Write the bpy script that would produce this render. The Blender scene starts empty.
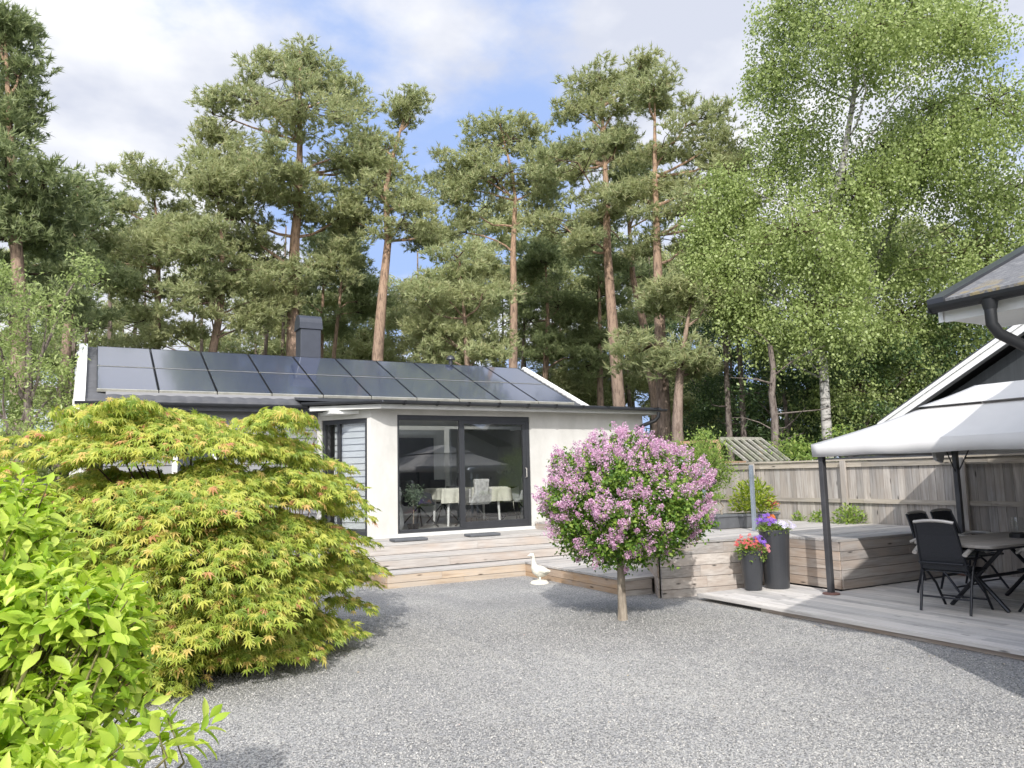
import bpy, math, random
import numpy as np
from mathutils import Vector, Matrix
R=math.radians; PI=math.pi
rng=np.random.default_rng(7); random.seed(7)
scn=bpy.context.scene; col=scn.collection
# ------------------------------------------------------------------ helpers
class MB:
    def __init__(s): s.v=[];s.f=[]
    def add(s,vs,fs):
        o=len(s.v); s.v+= [tuple(map(float,v)) for v in vs]; s.f+=[tuple(o+i for i in f) for f in fs]; return s
    def box(s,x0,x1,y0,y1,z0,z1):
        if x0>x1:x0,x1=x1,x0
        if y0>y1:y0,y1=y1,y0
        if z0>z1:z0,z1=z1,z0
        return s.add([(x0,y0,z0),(x1,y0,z0),(x1,y1,z0),(x0,y1,z0),(x0,y0,z1),(x1,y0,z1),(x1,y1,z1),(x0,y1,z1)],
          [(0,3,2,1),(4,5,6,7),(0,1,5,4),(1,2,6,5),(2,3,7,6),(3,0,4,7)])
    def beam(s,p,q,w,h,up=(0,0,1)):
        p=Vector(p);q=Vector(q);d=(q-p).normalized();u=Vector(up)
        a=d.cross(u)
        if a.length<1e-4:a=d.cross(Vector((1,0,0)))
        a.normalize();b=a.cross(d).normalized()
        vs=[]
        for c in (p,q):
            for i,j in ((-1,-1),(1,-1),(1,1),(-1,1)): vs.append(c+a*i*w/2+b*j*h/2)
        return s.add(vs,[(0,1,2,3),(7,6,5,4),(0,4,5,1),(1,5,6,2),(2,6,7,3),(3,7,4,0)])
    def tube(s,pts,rad,n=8,cap=True,sx=1.0):
        P=[Vector(p) for p in pts]
        if not hasattr(rad,'__len__'): rad=[rad]*len(P)
        t=(P[1]-P[0]).normalized(); a=t.cross(Vector((0,0,1)))
        if a.length<.05:a=t.cross(Vector((0,1,0)))
        a.normalize(); vs=[];fs=[]
        for i,p in enumerate(P):
            t=(P[min(i+1,len(P)-1)]-P[max(i-1,0)]).normalized()
            a=(a-t*a.dot(t)).normalized(); b=t.cross(a)
            for k in range(n):
                th=2*PI*k/n; vs.append(p+(a*math.cos(th)*sx+b*math.sin(th))*rad[i])
        for i in range(len(P)-1):
            for k in range(n):
                k2=(k+1)%n; fs.append((i*n+k,i*n+k2,(i+1)*n+k2,(i+1)*n+k))
        if cap: fs.append(tuple(range(n))[::-1]); fs.append(tuple(range((len(P)-1)*n,len(P)*n)))
        return s.add(vs,fs)
    def lathe(s,c,prof,n=24):
        vs=[];fs=[]
        for r,z in prof:
            for k in range(n): vs.append((c[0]+r*math.cos(2*PI*k/n),c[1]+r*math.sin(2*PI*k/n),c[2]+z))
        for i in range(len(prof)-1):
            for k in range(n):
                k2=(k+1)%n; fs.append((i*n+k,i*n+k2,(i+1)*n+k2,(i+1)*n+k))
        fs.append(tuple(range(n))[::-1]); fs.append(tuple(range((len(prof)-1)*n,len(prof)*n)))
        return s.add(vs,fs)
    def prism(s,poly,z0,z1):
        n=len(poly)
        vs=[(x,y,z0) for x,y in poly]+[(x,y,z1) for x,y in poly]
        return s.add(vs,[tuple(range(n))[::-1],tuple(range(n,2*n))]+[(i,(i+1)%n,n+(i+1)%n,n+i) for i in range(n)])
    def extr(s,pts,d):
        n=len(pts);d=Vector(d);P=[Vector(p) for p in pts]
        return s.add(P+[p+d for p in P],[tuple(range(n)),tuple(range(n,2*n))[::-1]]+[(i,n+i,n+(i+1)%n,(i+1)%n) for i in range(n)])
    def build(s,name,mat,parent=None,bevel=0,smooth=False,world=True):
        off=Vector((0,0,0))
        if parent is not None and world: off=worldloc(parent)
        me=bpy.data.meshes.new(name)
        me.from_pydata([(v[0]-off.x,v[1]-off.y,v[2]-off.z) for v in s.v],[],s.f)
        me.validate()
        import bmesh
        bm=bmesh.new();bm.from_mesh(me);bmesh.ops.recalc_face_normals(bm,faces=bm.faces);bm.to_mesh(me);bm.free()
        if smooth: me.polygons.foreach_set('use_smooth',[True]*len(me.polygons))
        me.materials.append(mat)
        o=bpy.data.objects.new(name,me);col.objects.link(o)
        if parent is not None:o.parent=parent
        if bevel:
            b=o.modifiers.new('b','BEVEL');b.width=bevel;b.segments=2;b.limit_method='ANGLE';b.angle_limit=R(40)
        if smooth:
            try:
                me.set_sharp_from_angle(angle=R(42))
            except Exception: pass
        return o
def worldloc(o):
    v=Vector(o.location)
    while o.parent is not None: o=o.parent; v+=Vector(o.location)
    return v
def thing(name,label,cat,loc=(0,0,0),group=None,kind=None):
    o=bpy.data.objects.new(name,None);col.objects.link(o);o.location=loc;o.empty_display_size=.1
    return tag(o,label,cat,group,kind)
def tag(o,label=None,cat=None,group=None,kind=None):
    if label:o['label']=label
    if cat:o['category']=cat
    if group:o['group']=group
    if kind:o['kind']=kind
    return o
def copy_tree(o,parent=None):
    c=o.copy();col.objects.link(c);c.parent=parent
    for ch in list(o.children): copy_tree(ch,c)
    return c
def npmesh(name,V,Fs,mat,parent=None,smooth=False):
    """V (n,3) world coords; Fs (m,k) faces with k constant"""
    off=np.array(worldloc(parent)) if parent is not None else np.zeros(3)
    V=(np.asarray(V,float)-off).astype(np.float32); Fs=np.asarray(Fs,np.int32)
    me=bpy.data.meshes.new(name)
    m,k=Fs.shape
    me.vertices.add(len(V)); me.vertices.foreach_set('co',V.ravel())
    me.loops.add(m*k); me.loops.foreach_set('vertex_index',Fs.ravel())
    me.polygons.add(m); me.polygons.foreach_set('loop_start',np.arange(0,m*k,k,dtype=np.int32))
    me.polygons.foreach_set('use_smooth',np.full(m,smooth))
    me.update(calc_edges=True)
    me.materials.append(mat)
    o=bpy.data.objects.new(name,me);col.objects.link(o)
    if parent is not None:o.parent=parent
    return o
def norm(a): return a/np.maximum(np.linalg.norm(a,axis=-1,keepdims=True),1e-9)
def leaves(pos,axis,nrm,size,tmpl_v,tmpl_f):
    """stamp leaf template (x along axis, y across, z normal)"""
    pos=np.asarray(pos);axis=norm(np.asarray(axis));nrm=np.asarray(nrm)
    side=norm(np.cross(nrm,axis)); nn=np.cross(axis,side)
    T=np.asarray(tmpl_v,float); n=len(pos);k=len(T); size=np.broadcast_to(np.asarray(size,float),(n,))
    V=pos[:,None,:]+size[:,None,None]*(T[None,:,0:1]*axis[:,None,:]+T[None,:,1:2]*side[:,None,:]+T[None,:,2:3]*nn[:,None,:])
    F=(np.asarray(tmpl_f)[None]+ (np.arange(n)*k)[:,None,None]).reshape(-1,len(tmpl_f[0]))
    return V.reshape(-1,3),F
def rdir(n):
    return norm(rng.normal(size=(n,3)))
# ------------------------------------------------------------------ materials
def newmat(name):
    m=bpy.data.materials.new(name);m.use_nodes=True;nt=m.node_tree
    b=nt.nodes['Principled BSDF'];return m,nt,b
def N(nt,t,**k):
    n=nt.nodes.new(t)
    for a,v in k.items():
        if a in n.inputs.keys() if hasattr(n.inputs,'keys') else False: n.inputs[a].default_value=v
        else: setattr(n,a,v)
    return n
def ramp(nt,fac,stops):
    r=nt.nodes.new('ShaderNodeValToRGB');e=r.color_ramp.elements
    while len(e)<len(stops): e.new(.5)
    for i,(p,c) in enumerate(stops): e[i].position=p;e[i].color=(*c,1) if len(c)==3 else c
    nt.links.new(fac,r.inputs[0]);return r.outputs[0]
def mixc(nt,a,b,fac,mode='MIX'):
    m=nt.nodes.new('ShaderNodeMix');m.data_type='RGBA';m.blend_type=mode
    for s,v in ((m.inputs[6],a),(m.inputs[7],b),(m.inputs[0],fac)):
        if hasattr(v,'is_output'): nt.links.new(v,s)
        elif isinstance(v,(int,float)): s.default_value=v
        else: s.default_value=(*v,1)
    return m.outputs[2]
def noise(nt,scale,vec=None,detail=5,rough=.6):
    n=nt.nodes.new('ShaderNodeTexNoise');n.inputs['Scale'].default_value=scale;n.inputs['Detail'].default_value=detail;n.inputs['Roughness'].default_value=rough
    if vec is not None: nt.links.new(vec,n.inputs['Vector'])
    return n.outputs['Fac']
def objco(nt,sc=(1,1,1),geo=False):
    if geo: src=nt.nodes.new('ShaderNodeNewGeometry').outputs['Position']
    else: src=nt.nodes.new('ShaderNodeTexCoord').outputs['Object']
    mp=nt.nodes.new('ShaderNodeMapping');mp.inputs['Scale'].default_value=sc
    nt.links.new(src,mp.inputs[0]);return mp.outputs[0]
def island(nt): return nt.nodes.new('ShaderNodeNewGeometry').outputs['Random Per Island']
def bump(nt,h,b,st=.3,dist=.01):
    n=nt.nodes.new('ShaderNodeBump');n.inputs['Strength'].default_value=st;n.inputs['Distance'].default_value=dist
    nt.links.new(h,n.inputs['Height']);nt.links.new(n.outputs[0],b.inputs['Normal'])
def plain(name,c,rough=.5,metal=0,var=.15,scale=6,bs=.05,spec=.5,ns=(1,1,1)):
    m,nt,b=newmat(name)
    v=objco(nt,ns); f=noise(nt,scale,v)
    d=tuple(x*(1-var) for x in c); l=tuple(min(1,x*(1+var)) for x in c)
    nt.links.new(ramp(nt,f,[(.3,d),(.7,l)]),b.inputs['Base Color'])
    b.inputs['Roughness'].default_value=rough;b.inputs['Metallic'].default_value=metal;b.inputs['Specular IOR Level'].default_value=spec
    if bs: bump(nt,noise(nt,scale*12,v),b,bs)
    return m
def wood(name,cols,axis='X',rough=.75,knots=True,bs=.35):
    """weathered boards: grain runs along axis, each board (mesh island) gets its own tone"""
    m,nt,b=newmat(name)
    st={'X':(.9,14,14),'Y':(14,.9,14),'Z':(14,14,.9)}[axis]
    rnd=island(nt)
    tc=nt.nodes.new('ShaderNodeTexCoord')
    cx=nt.nodes.new('ShaderNodeCombineXYZ');mul=nt.nodes.new('ShaderNodeMath');mul.operation='MULTIPLY';mul.inputs[1].default_value=37.
    nt.links.new(rnd,mul.inputs[0])
    for i in range(3): nt.links.new(mul.outputs[0],cx.inputs[i])
    ad=nt.nodes.new('ShaderNodeVectorMath');ad.operation='ADD';nt.links.new(tc.outputs['Object'],ad.inputs[0]);nt.links.new(cx.outputs[0],ad.inputs[1])
    mp=nt.nodes.new('ShaderNodeMapping');mp.inputs['Scale'].default_value=st;nt.links.new(ad.outputs[0],mp.inputs[0])
    g=noise(nt,2.2,mp.outputs[0],8,.65)
    c1=ramp(nt,g,[(.25,cols[0]),(.5,cols[1]),(.75,cols[2])])
    tone=ramp(nt,rnd,[(0,(.72,.72,.72)),(.5,(1,1,1)),(1,(1.22,1.19,1.15))])
    c2=mixc(nt,c1,tone,1.0,'MULTIPLY')
    mp2=nt.nodes.new('ShaderNodeMapping');mp2.inputs['Scale'].default_value={'X':(1.1,2.5,2.5),'Y':(2.5,1.1,2.5),'Z':(2.5,2.5,1.1)}[axis];nt.links.new(ad.outputs[0],mp2.inputs[0])
    w=ramp(nt,noise(nt,1.6,mp2.outputs[0],4),[(.42,(0,0,0)),(.62,(1,1,1))])
    c3=mixc(nt,c2,cols[3],w)
    w2=nt.nodes.new('ShaderNodeMath');w2.operation='MULTIPLY';w2.inputs[1].default_value=.55
    nt.links.new(w,w2.inputs[0]); c3n=mixc(nt,c2,cols[3],w2.outputs[0])
    out=c3n
    if knots:
        mk=nt.nodes.new('ShaderNodeMapping');mk.inputs['Scale'].default_value={'X':(1.6,7,7),'Y':(7,1.6,7),'Z':(7,7,1.6)}[axis];nt.links.new(ad.outputs[0],mk.inputs[0])
        vo=nt.nodes.new('ShaderNodeTexVoronoi');vo.inputs['Scale'].default_value=1.3;nt.links.new(mk.outputs[0],vo.inputs['Vector'])
        k=ramp(nt,vo.outputs['Distance'],[(.05,(1,1,1)),(.13,(0,0,0))])
        out=mixc(nt,c3n,tuple(x*.35 for x in cols[0]),k)
    nt.links.new(out,b.inputs['Base Color']);b.inputs['Roughness'].default_value=rough;b.inputs['Specular IOR Level'].default_value=.25
    bump(nt,g,b,bs,.006);return m
def leafmat(name,stops,trans=.45,rough=.45,tcol=1.3,spec=.35,big=None):
    m,nt,b=newmat(name)
    rnd=island(nt)
    c=ramp(nt,rnd,stops)
    if big:
        f=noise(nt,big[0],objco(nt),3); c=mixc(nt,c,big[1],ramp(nt,f,[(.45,(0,0,0)),(.65,(big[2],)*3)]))
    nt.links.new(c,b.inputs['Base Color']);b.inputs['Roughness'].default_value=rough;b.inputs['Specular IOR Level'].default_value=spec
    t=nt.nodes.new('ShaderNodeBsdfTranslucent')
    hs=nt.nodes.new('ShaderNodeHueSaturation');hs.inputs['Value'].default_value=tcol;hs.inputs['Saturation'].default_value=1.1;nt.links.new(c,hs.inputs['Color']);nt.links.new(hs.outputs[0],t.inputs['Color'])
    mx=nt.nodes.new('ShaderNodeMixShader');mx.inputs[0].default_value=trans
    nt.links.new(b.outputs[0],mx.inputs[1]);nt.links.new(t.outputs[0],mx.inputs[2]);nt.links.new(mx.outputs[0],nt.nodes['Material Output'].inputs['Surface'])
    return m
def glassmat(name,tint=(.9,.92,.92),refl=1.0):
    m,nt,b=newmat(name)
    fr=nt.nodes.new('ShaderNodeFresnel');fr.inputs['IOR'].default_value=1.5
    ml=nt.nodes.new('ShaderNodeMath');ml.operation='MULTIPLY_ADD';ml.inputs[1].default_value=1.9*refl;ml.inputs[2].default_value=.02;ml.use_clamp=True
    nt.links.new(fr.outputs[0],ml.inputs[0])
    gb=nt.nodes.new('ShaderNodeNewGeometry');iv=nt.nodes.new('ShaderNodeMath');iv.operation='MULTIPLY_ADD';iv.inputs[1].default_value=-1;iv.inputs[2].default_value=1;nt.links.new(gb.outputs['Backfacing'],iv.inputs[0])
    fm=nt.nodes.new('ShaderNodeMath');fm.operation='MULTIPLY';nt.links.new(ml.outputs[0],fm.inputs[0]);nt.links.new(iv.outputs[0],fm.inputs[1])
    t=nt.nodes.new('ShaderNodeBsdfTransparent');t.inputs[0].default_value=(*tint,1)
    g=nt.nodes.new('ShaderNodeBsdfGlossy');g.inputs['Roughness'].default_value=.012
    mx=nt.nodes.new('ShaderNodeMixShader');nt.links.new(fm.outputs[0],mx.inputs[0]);nt.links.new(t.outputs[0],mx.inputs[1]);nt.links.new(g.outputs[0],mx.inputs[2])
    nt.links.new(mx.outputs[0],nt.nodes['Material Output'].inputs['Surface'])
    return m
GREY4=[(.17,.15,.135),(.33,.30,.28),(.47,.44,.41),(.42,.32,.25)]
W_deck=wood('deck wood',[(.31,.295,.285),(.49,.475,.46),(.60,.585,.57),(.53,.50,.47)],'Y',bs=.2)
W_deckx=wood('deck wood along',[(.21,.20,.192),(.36,.348,.337),(.47,.46,.448),(.42,.38,.345)],'X',bs=.2)
W_clad=wood('cladding wood',[(.22,.195,.18),(.38,.355,.335),(.50,.475,.45),(.40,.325,.27)],'X')
W_clady=wood('cladding wood y',[(.20,.165,.14),(.37,.325,.29),(.50,.455,.41),(.40,.29,.21)],'Y')
W_new=wood('newer orange wood',[(.25,.19,.145),(.40,.32,.24),(.50,.42,.34),(.40,.36,.32)],'X')
W_newy=wood('newer orange wood y',[(.23,.15,.09),(.36,.25,.16),(.44,.34,.25),(.36,.31,.27)],'Y')
W_fence=wood('fence wood',[(.19,.17,.155),(.36,.335,.31),(.50,.475,.445),(.33,.285,.24)],'Z')
W_fencey=wood('fence rail wood',[(.2,.175,.15),(.36,.33,.29),(.48,.44,.39),(.38,.33,.25)],'Y')
W_table=wood('table top wood',[(.2,.18,.165),(.30,.28,.26),(.38,.36,.34),(.3,.27,.24)],'X',knots=False,bs=.1)
M_black=plain('black metal',(.011,.012,.014),.45,0,.1)
M_gut=plain('dark gutter metal',(.04,.043,.05),.35,.3,.15)
M_anth=plain('anthracite aluminium',(.035,.037,.042),.4,.2,.1)
M_chim=plain('chimney sheet metal',(.055,.06,.075),.38,.4,.1)
M_white=plain('white paint',(.78,.78,.76),.5,0,.04)
M_whiteg=plain('white weathered trim',(.55,.55,.535),.6,0,.12,3)
M_fascia=plain('fascia paint',(.55,.55,.53),.6,0,.08)
def render_wall(name,c,c2):
    m,nt,b=newmat(name)
    f=noise(nt,2.0,objco(nt,(1,1,.5)),8,.65); g=noise(nt,60,objco(nt),4)
    nt.links.new(ramp(nt,f,[(.3,c2),(.62,c)]),b.inputs['Base Color']);b.inputs['Roughness'].default_value=.9;b.inputs['Specular IOR Level'].default_value=.15
    bump(nt,g,b,.25,.004);return m
M_render=render_wall('cream render',(.53,.52,.495),(.43,.42,.395))
M_siding=plain('grey siding',(.21,.21,.22),.6,0,.1,3,ns=(.3,8,8))
M_dsiding=plain('charcoal cladding',(.045,.05,.053),.6,0,.2,3,ns=(8,8,.4))
M_intw=plain('interior wall',(.84,.84,.82),.8,0,.03)
M_intg=plain('interior grey wall',(.42,.43,.43),.8,0,.05)
M_intf=plain('interior floor',(.55,.54,.52),.35,0,.1,2)
M_pic=plain('dark panel',(.03,.035,.045),.4,0,.2)
M_cloth=plain('cream tablecloth',(.72,.70,.60),.85,0,.05)
M_fab=plain('dark chair fabric',(.05,.052,.06),.85,0,.2)
M_fur=plain('pale fur throw',(.5,.49,.47),.95,0,.35,18,.4)
M_ceram=plain('white ceramic',(.8,.8,.77),.3,0,.05)
M_goose=plain('goose paint',(.62,.60,.52),.5,0,.12,20,.3)
M_canvas=plain('canopy canvas',(.54,.532,.52),.75,0,.05,2,.1)
M_post=plain('gazebo post paint',(.075,.075,.08),.4,.4,.2,4)
M_arm=plain('silver armrest',(.45,.43,.40),.35,.4,.1)
M_mesh=plain('black textilene',(.016,.018,.024),.6,0,.25,60,.3)
M_chair=plain('chair tube',(.016,.018,.024),.35,.3,.1)
M_pot=plain('ribbed charcoal pot',(.045,.048,.055),.35,0,.12,3)
M_plant=plain('grey planter plastic',(.11,.115,.125),.6,0,.15)
M_soil=plain('soil',(.03,.022,.016),.95,0,.3,20,.4)
M_steel=plain('galvanised steel',(.35,.40,.46),.4,.6,.15)
M_rust=plain('red brown foot plate',(.22,.12,.10),.6,.1,.2)
M_matg=plain('grey rubber',(.085,.09,.1),.7,0,.15,8)
M_glassd=glassmat('door glass',(.9,.91,.91),1.7)
M_glass=glassmat('clear glass',(.9,.92,.92))
M_oldglass=plain('dirty pane',(.22,.24,.2),.35,0,.4,5)
M_blind=plain('blind slats',(.6,.61,.62),.6,0,.05)
M_bark_o=None
def bark(name,low,high,zsplit,zw,crack=(.05,.035,.03)):
    m,nt,b=newmat(name)
    tc=nt.nodes.new('ShaderNodeTexCoord');sp=nt.nodes.new('ShaderNodeSeparateXYZ');nt.links.new(tc.outputs['Object'],sp.inputs[0])
    mr=nt.nodes.new('ShaderNodeMapRange');mr.inputs[1].default_value=zsplit-zw;mr.inputs[2].default_value=zsplit+zw;nt.links.new(sp.outputs['Z'],mr.inputs[0])
    c=mixc(nt,low,high,mr.outputs[0])
    f=noise(nt,4,objco(nt,(4,4,1)),8,.7)
    c=mixc(nt,c,crack,ramp(nt,f,[(.35,(.85,)*3),(.55,(0,0,0))]))
    nt.links.new(c,b.inputs['Base Color']);b.inputs['Roughness'].default_value=.9;b.inputs['Specular IOR Level'].default_value=.1
    bump(nt,f,b,.8,.05);return m
M_pbark=bark('pine bark',(.25,.20,.17),(.42,.28,.19),6,4,(.10,.07,.055))
M_gbark=bark('grey bark',(.2,.17,.15),(.23,.18,.15),6,3)
M_lbark=bark('lilac bark',(.36,.31,.25),(.30,.26,.21),1,1,(.16,.13,.10))
M_dbark=bark('dark twig bark',(.07,.05,.04),(.09,.06,.045),1,1)
def birchbark():
    m,nt,b=newmat('birch bark')
    f=noise(nt,3,objco(nt,(1.2,1.2,5)),6,.7)
    nt.links.new(ramp(nt,f,[(.40,(.04,.035,.03)),(.5,(.36,.345,.32)),(.7,(.46,.44,.41))]),b.inputs['Base Color']);b.inputs['Roughness'].default_value=.8
    return m
M_bbark=birchbark()
L_pine=leafmat('pine needles',[(0,(.24,.28,.14)),(.5,(.36,.40,.20)),(.85,(.44,.47,.25)),(1,(.42,.36,.21))],.45,.5,1.2,.3,(.35,(.42,.43,.22),.55))
L_pined=leafmat('dark pine needles',[(0,(.18,.22,.105)),(.6,(.26,.31,.145)),(1,(.33,.36,.175))],.42,.5,1.2,.3)
L_birch=leafmat('birch leaves',[(0,(.20,.26,.085)),(.5,(.30,.37,.125)),(1,(.42,.48,.21))],.42,.4,1.3,.4)
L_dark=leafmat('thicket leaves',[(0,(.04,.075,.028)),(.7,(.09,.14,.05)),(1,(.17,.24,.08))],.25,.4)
L_light=leafmat('light shrub leaves',[(0,(.14,.22,.05)),(.6,(.24,.34,.08)),(1,(.36,.42,.12))],.45,.45)
L_maple=leafmat('maple leaves',[(0,(.16,.24,.04)),(.35,(.33,.41,.07)),(.86,(.54,.54,.12)),(.965,(.64,.48,.17)),(1,(.52,.24,.14))],.42,.45,1.25)
L_hyd=leafmat('viburnum leaves',[(0,(.24,.38,.04)),(.5,(.44,.57,.08)),(1,(.60,.68,.15))],.48,.38,1.25,.4)
L_lil=leafmat('lilac leaves',[(0,(.05,.12,.02)),(.5,(.13,.24,.035)),(1,(.28,.38,.07))],.35,.45)
L_olive=leafmat('olive leaves',[(0,(.12,.17,.11)),(1,(.25,.31,.22))],.3,.5)
P_lil=leafmat('lilac florets',[(0,(.50,.26,.42)),(.5,(.66,.41,.57)),(1,(.80,.62,.73))],.4,.6,1.1,.2)
def petal(name,c): return leafmat(name,[(0,tuple(x*.75 for x in c)),(1,c)],.35,.6,1.1,.2)
P_red=petal('coral petals',(.75,.16,.16));P_violet=petal('violet petals',(.30,.15,.62));P_whitep=petal('pale lilac petals',(.72,.68,.85));P_pink=petal('pink petals',(.75,.30,.34));P_orange=petal('orange petals',(.75,.25,.08))
# gravel
def gravelmat():
    m,nt,b=newmat('crushed stone')
    v=objco(nt,(1,1,1),True)
    vo=nt.nodes.new('ShaderNodeTexVoronoi');vo.inputs['Scale'].default_value=85;nt.links.new(v,vo.inputs['Vector'])
    sp=nt.nodes.new('ShaderNodeSeparateColor');nt.links.new(vo.outputs['Color'],sp.inputs[0])
    c=ramp(nt,sp.outputs[0],[(0,(.18,.18,.18)),(.35,(.32,.317,.31)),(.7,(.40,.393,.38)),(.95,(.47,.46,.435)),(1,(.54,.525,.49))])
    big=noise(nt,.7,v,6,.6); c=mixc(nt,c,(.62,.62,.64),ramp(nt,big,[(.40,(0,0,0)),(.68,(.65,)*3)]),'MULTIPLY')
    trk=noise(nt,1.0,objco(nt,(2.2,.35,1),True),5,.6); c=mixc(nt,c,(1.16,1.15,1.12),ramp(nt,trk,[(.48,(0,0,0)),(.62,(.9,)*3)]),'MULTIPLY')
    d=ramp(nt,vo.outputs['Distance'],[(.4,(1,1,1)),(.9,(.5,.5,.5))])
    c=mixc(nt,c,d,1.0,'MULTIPLY')
    nt.links.new(c,b.inputs['Base Color']);b.inputs['Roughness'].default_value=.85;b.inputs['Specular IOR Level'].default_value=.25
    inv=nt.nodes.new('ShaderNodeMath');inv.operation='SUBTRACT';inv.inputs[0].default_value=1;nt.links.new(vo.outputs['Distance'],inv.inputs[1])
    bump(nt,inv.outputs[0],b,.7,.012);return m
M_gravel=gravelmat()
def stonemat():
    m,nt,b=newmat('loose stones')
    c=ramp(nt,island(nt),[(0,(.15,.15,.15)),(.4,(.32,.317,.31)),(.8,(.37,.362,.345)),(.985,(.44,.425,.40)),(1,(.60,.58,.54))])
    nt.links.new(c,b.inputs['Base Color']);b.inputs['Roughness'].default_value=.8;b.inputs['Specular IOR Level'].default_value=.3
    return m
M_stone=stonemat()
M_grass=plain('forest floor',(.06,.075,.03),.95,0,.4,1.2,.5)
# ------------------------------------------------------------------ world, sun, camera
SD=Vector((-.74,-1.2,1.0)).normalized()
el=math.asin(SD.z); az=math.atan2(SD.x,SD.y)
w=bpy.data.worlds.new('World');scn.world=w;w.use_nodes=True;nt=w.node_tree
bg=nt.nodes['Background'];bg.inputs['Strength'].default_value=.15
sky=nt.nodes.new('ShaderNodeTexSky');sky.sky_type='NISHITA';sky.sun_disc=False;sky.sun_elevation=el;sky.sun_rotation=az;sky.air_density=1.0;sky.dust_density=1.2;sky.ozone_density=1.5
tc=nt.nodes.new('ShaderNodeTexCoord')
sp=nt.nodes.new('ShaderNodeSeparateXYZ');nt.links.new(tc.outputs['Generated'],sp.inputs[0])
def mth(op,a,b=None,c=None,cl=False):
    n=nt.nodes.new('ShaderNodeMath');n.operation=op;n.use_clamp=cl
    for i,v in enumerate((a,b,c)):
        if v is None: continue
        if hasattr(v,'is_output'): nt.links.new(v,n.inputs[i])
        else: n.inputs[i].default_value=v
    return n.outputs[0]
zz=mth('ADD',mth('MAXIMUM',sp.outputs['Z'],0.0),.22)
cb=nt.nodes.new('ShaderNodeCombineXYZ');nt.links.new(mth('DIVIDE',sp.outputs['X'],zz),cb.inputs[0]);nt.links.new(mth('DIVIDE',sp.outputs['Y'],zz),cb.inputs[1])
n1=noise(nt,1.1,cb.outputs[0],9,.56)
n2=noise(nt,1.5,cb.outputs[0],6,.55)
def lobe(d,w0,w1):
    v=nt.nodes.new('ShaderNodeVectorMath');v.operation='DOT_PRODUCT';nt.links.new(tc.outputs['Generated'],v.inputs[0]);v.inputs[1].default_value=Vector(d).normalized()
    mr=nt.nodes.new('ShaderNodeMapRange');mr.interpolation_type='SMOOTHSTEP';mr.inputs[1].default_value=w0;mr.inputs[2].default_value=w1;nt.links.new(v.outputs['Value'],mr.inputs[0]);return mr.outputs[0]
LOBES=[((.046,.89,.453),26,6,.26),((.555,.67,.494),22,6,.20),((.288,.822,.491),19,6,-.24),((-.05,.88,.53),11,3,-.12),((.81,.416,.42),20,5,.12)]
cov=mth('ADD',n1,0.0)
for (d,a0,a1,k) in LOBES: cov=mth('MULTIPLY_ADD',lobe(d,math.cos(R(a0)),math.cos(R(a1))),k,cov)
fac=nt.nodes.new('ShaderNodeMapRange');fac.interpolation_type='SMOOTHSTEP';fac.inputs[1].default_value=.47;fac.inputs[2].default_value=.61;nt.links.new(cov,fac.inputs[0])
ccol=ramp(nt,n2,[(.40,(3.5,3.7,4.3)),(.56,(5.2,5.25,5.4))])
thin=mixc(nt,sky.outputs[0],(2.1,2.9,4.9),.9)
skyc=mixc(nt,thin,ccol,fac.outputs[0])
# unseen sky behind the viewer, round the sun, brightened as added shadow fill
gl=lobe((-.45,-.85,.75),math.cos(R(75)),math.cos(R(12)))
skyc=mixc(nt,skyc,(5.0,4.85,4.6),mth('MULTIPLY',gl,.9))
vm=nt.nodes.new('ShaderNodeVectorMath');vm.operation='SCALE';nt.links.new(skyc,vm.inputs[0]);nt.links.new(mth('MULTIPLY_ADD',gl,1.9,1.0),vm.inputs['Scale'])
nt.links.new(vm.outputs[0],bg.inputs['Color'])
sd=bpy.data.lights.new('sun','SUN');sd.energy=3.3;sd.angle=R(.6);sd.color=(1,.965,.92)
so=bpy.data.objects.new('sun',sd);col.objects.link(so);so.rotation_euler=SD.to_track_quat('Z','Y').to_euler();so.location=(0,0,30)
cam=bpy.data.cameras.new('camera');co=bpy.data.objects.new('camera',cam);col.objects.link(co)
cam.sensor_width=36;cam.lens=769/1024*36;cam.clip_end=2000;cam.clip_start=.05
p=math.atan(91/769);yw=R(29);th=R(1.37)
f=Vector((math.sin(yw)*math.cos(p),math.cos(yw)*math.cos(p),math.sin(p)));r0=Vector((math.cos(yw),-math.sin(yw),0));u0=r0.cross(f)
r_=r0*math.cos(th)-u0*math.sin(th);u_=u0*math.cos(th)+r0*math.sin(th)
Mx=Matrix((r_,u_,-f)).transposed().to_4x4();Mx.translation=(0,0,1.6);co.matrix_world=Mx
scn.camera=co
scn.view_settings.view_transform='Standard';scn.view_settings.look='None';scn.view_settings.exposure=.46;scn.view_settings.gamma=1
scn.cycles.max_bounces=6;scn.cycles.transparent_max_bounces=10
# ------------------------------------------------------------------ ground
g=MB();g.add([(-300,-300,-.06),(300,-300,-.06),(300,300,-.06),(-300,300,-.06)],[(0,1,2,3)])
tag(g.build('ground',M_grass),kind='structure')
g=MB();g.prism([(-7,-7),(12,-7),(12,12.5),(4,13.5),(-7,13.5)],-.05,0.0)
tag(g.build('gravel_yard',M_gravel),kind='structure')
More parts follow.
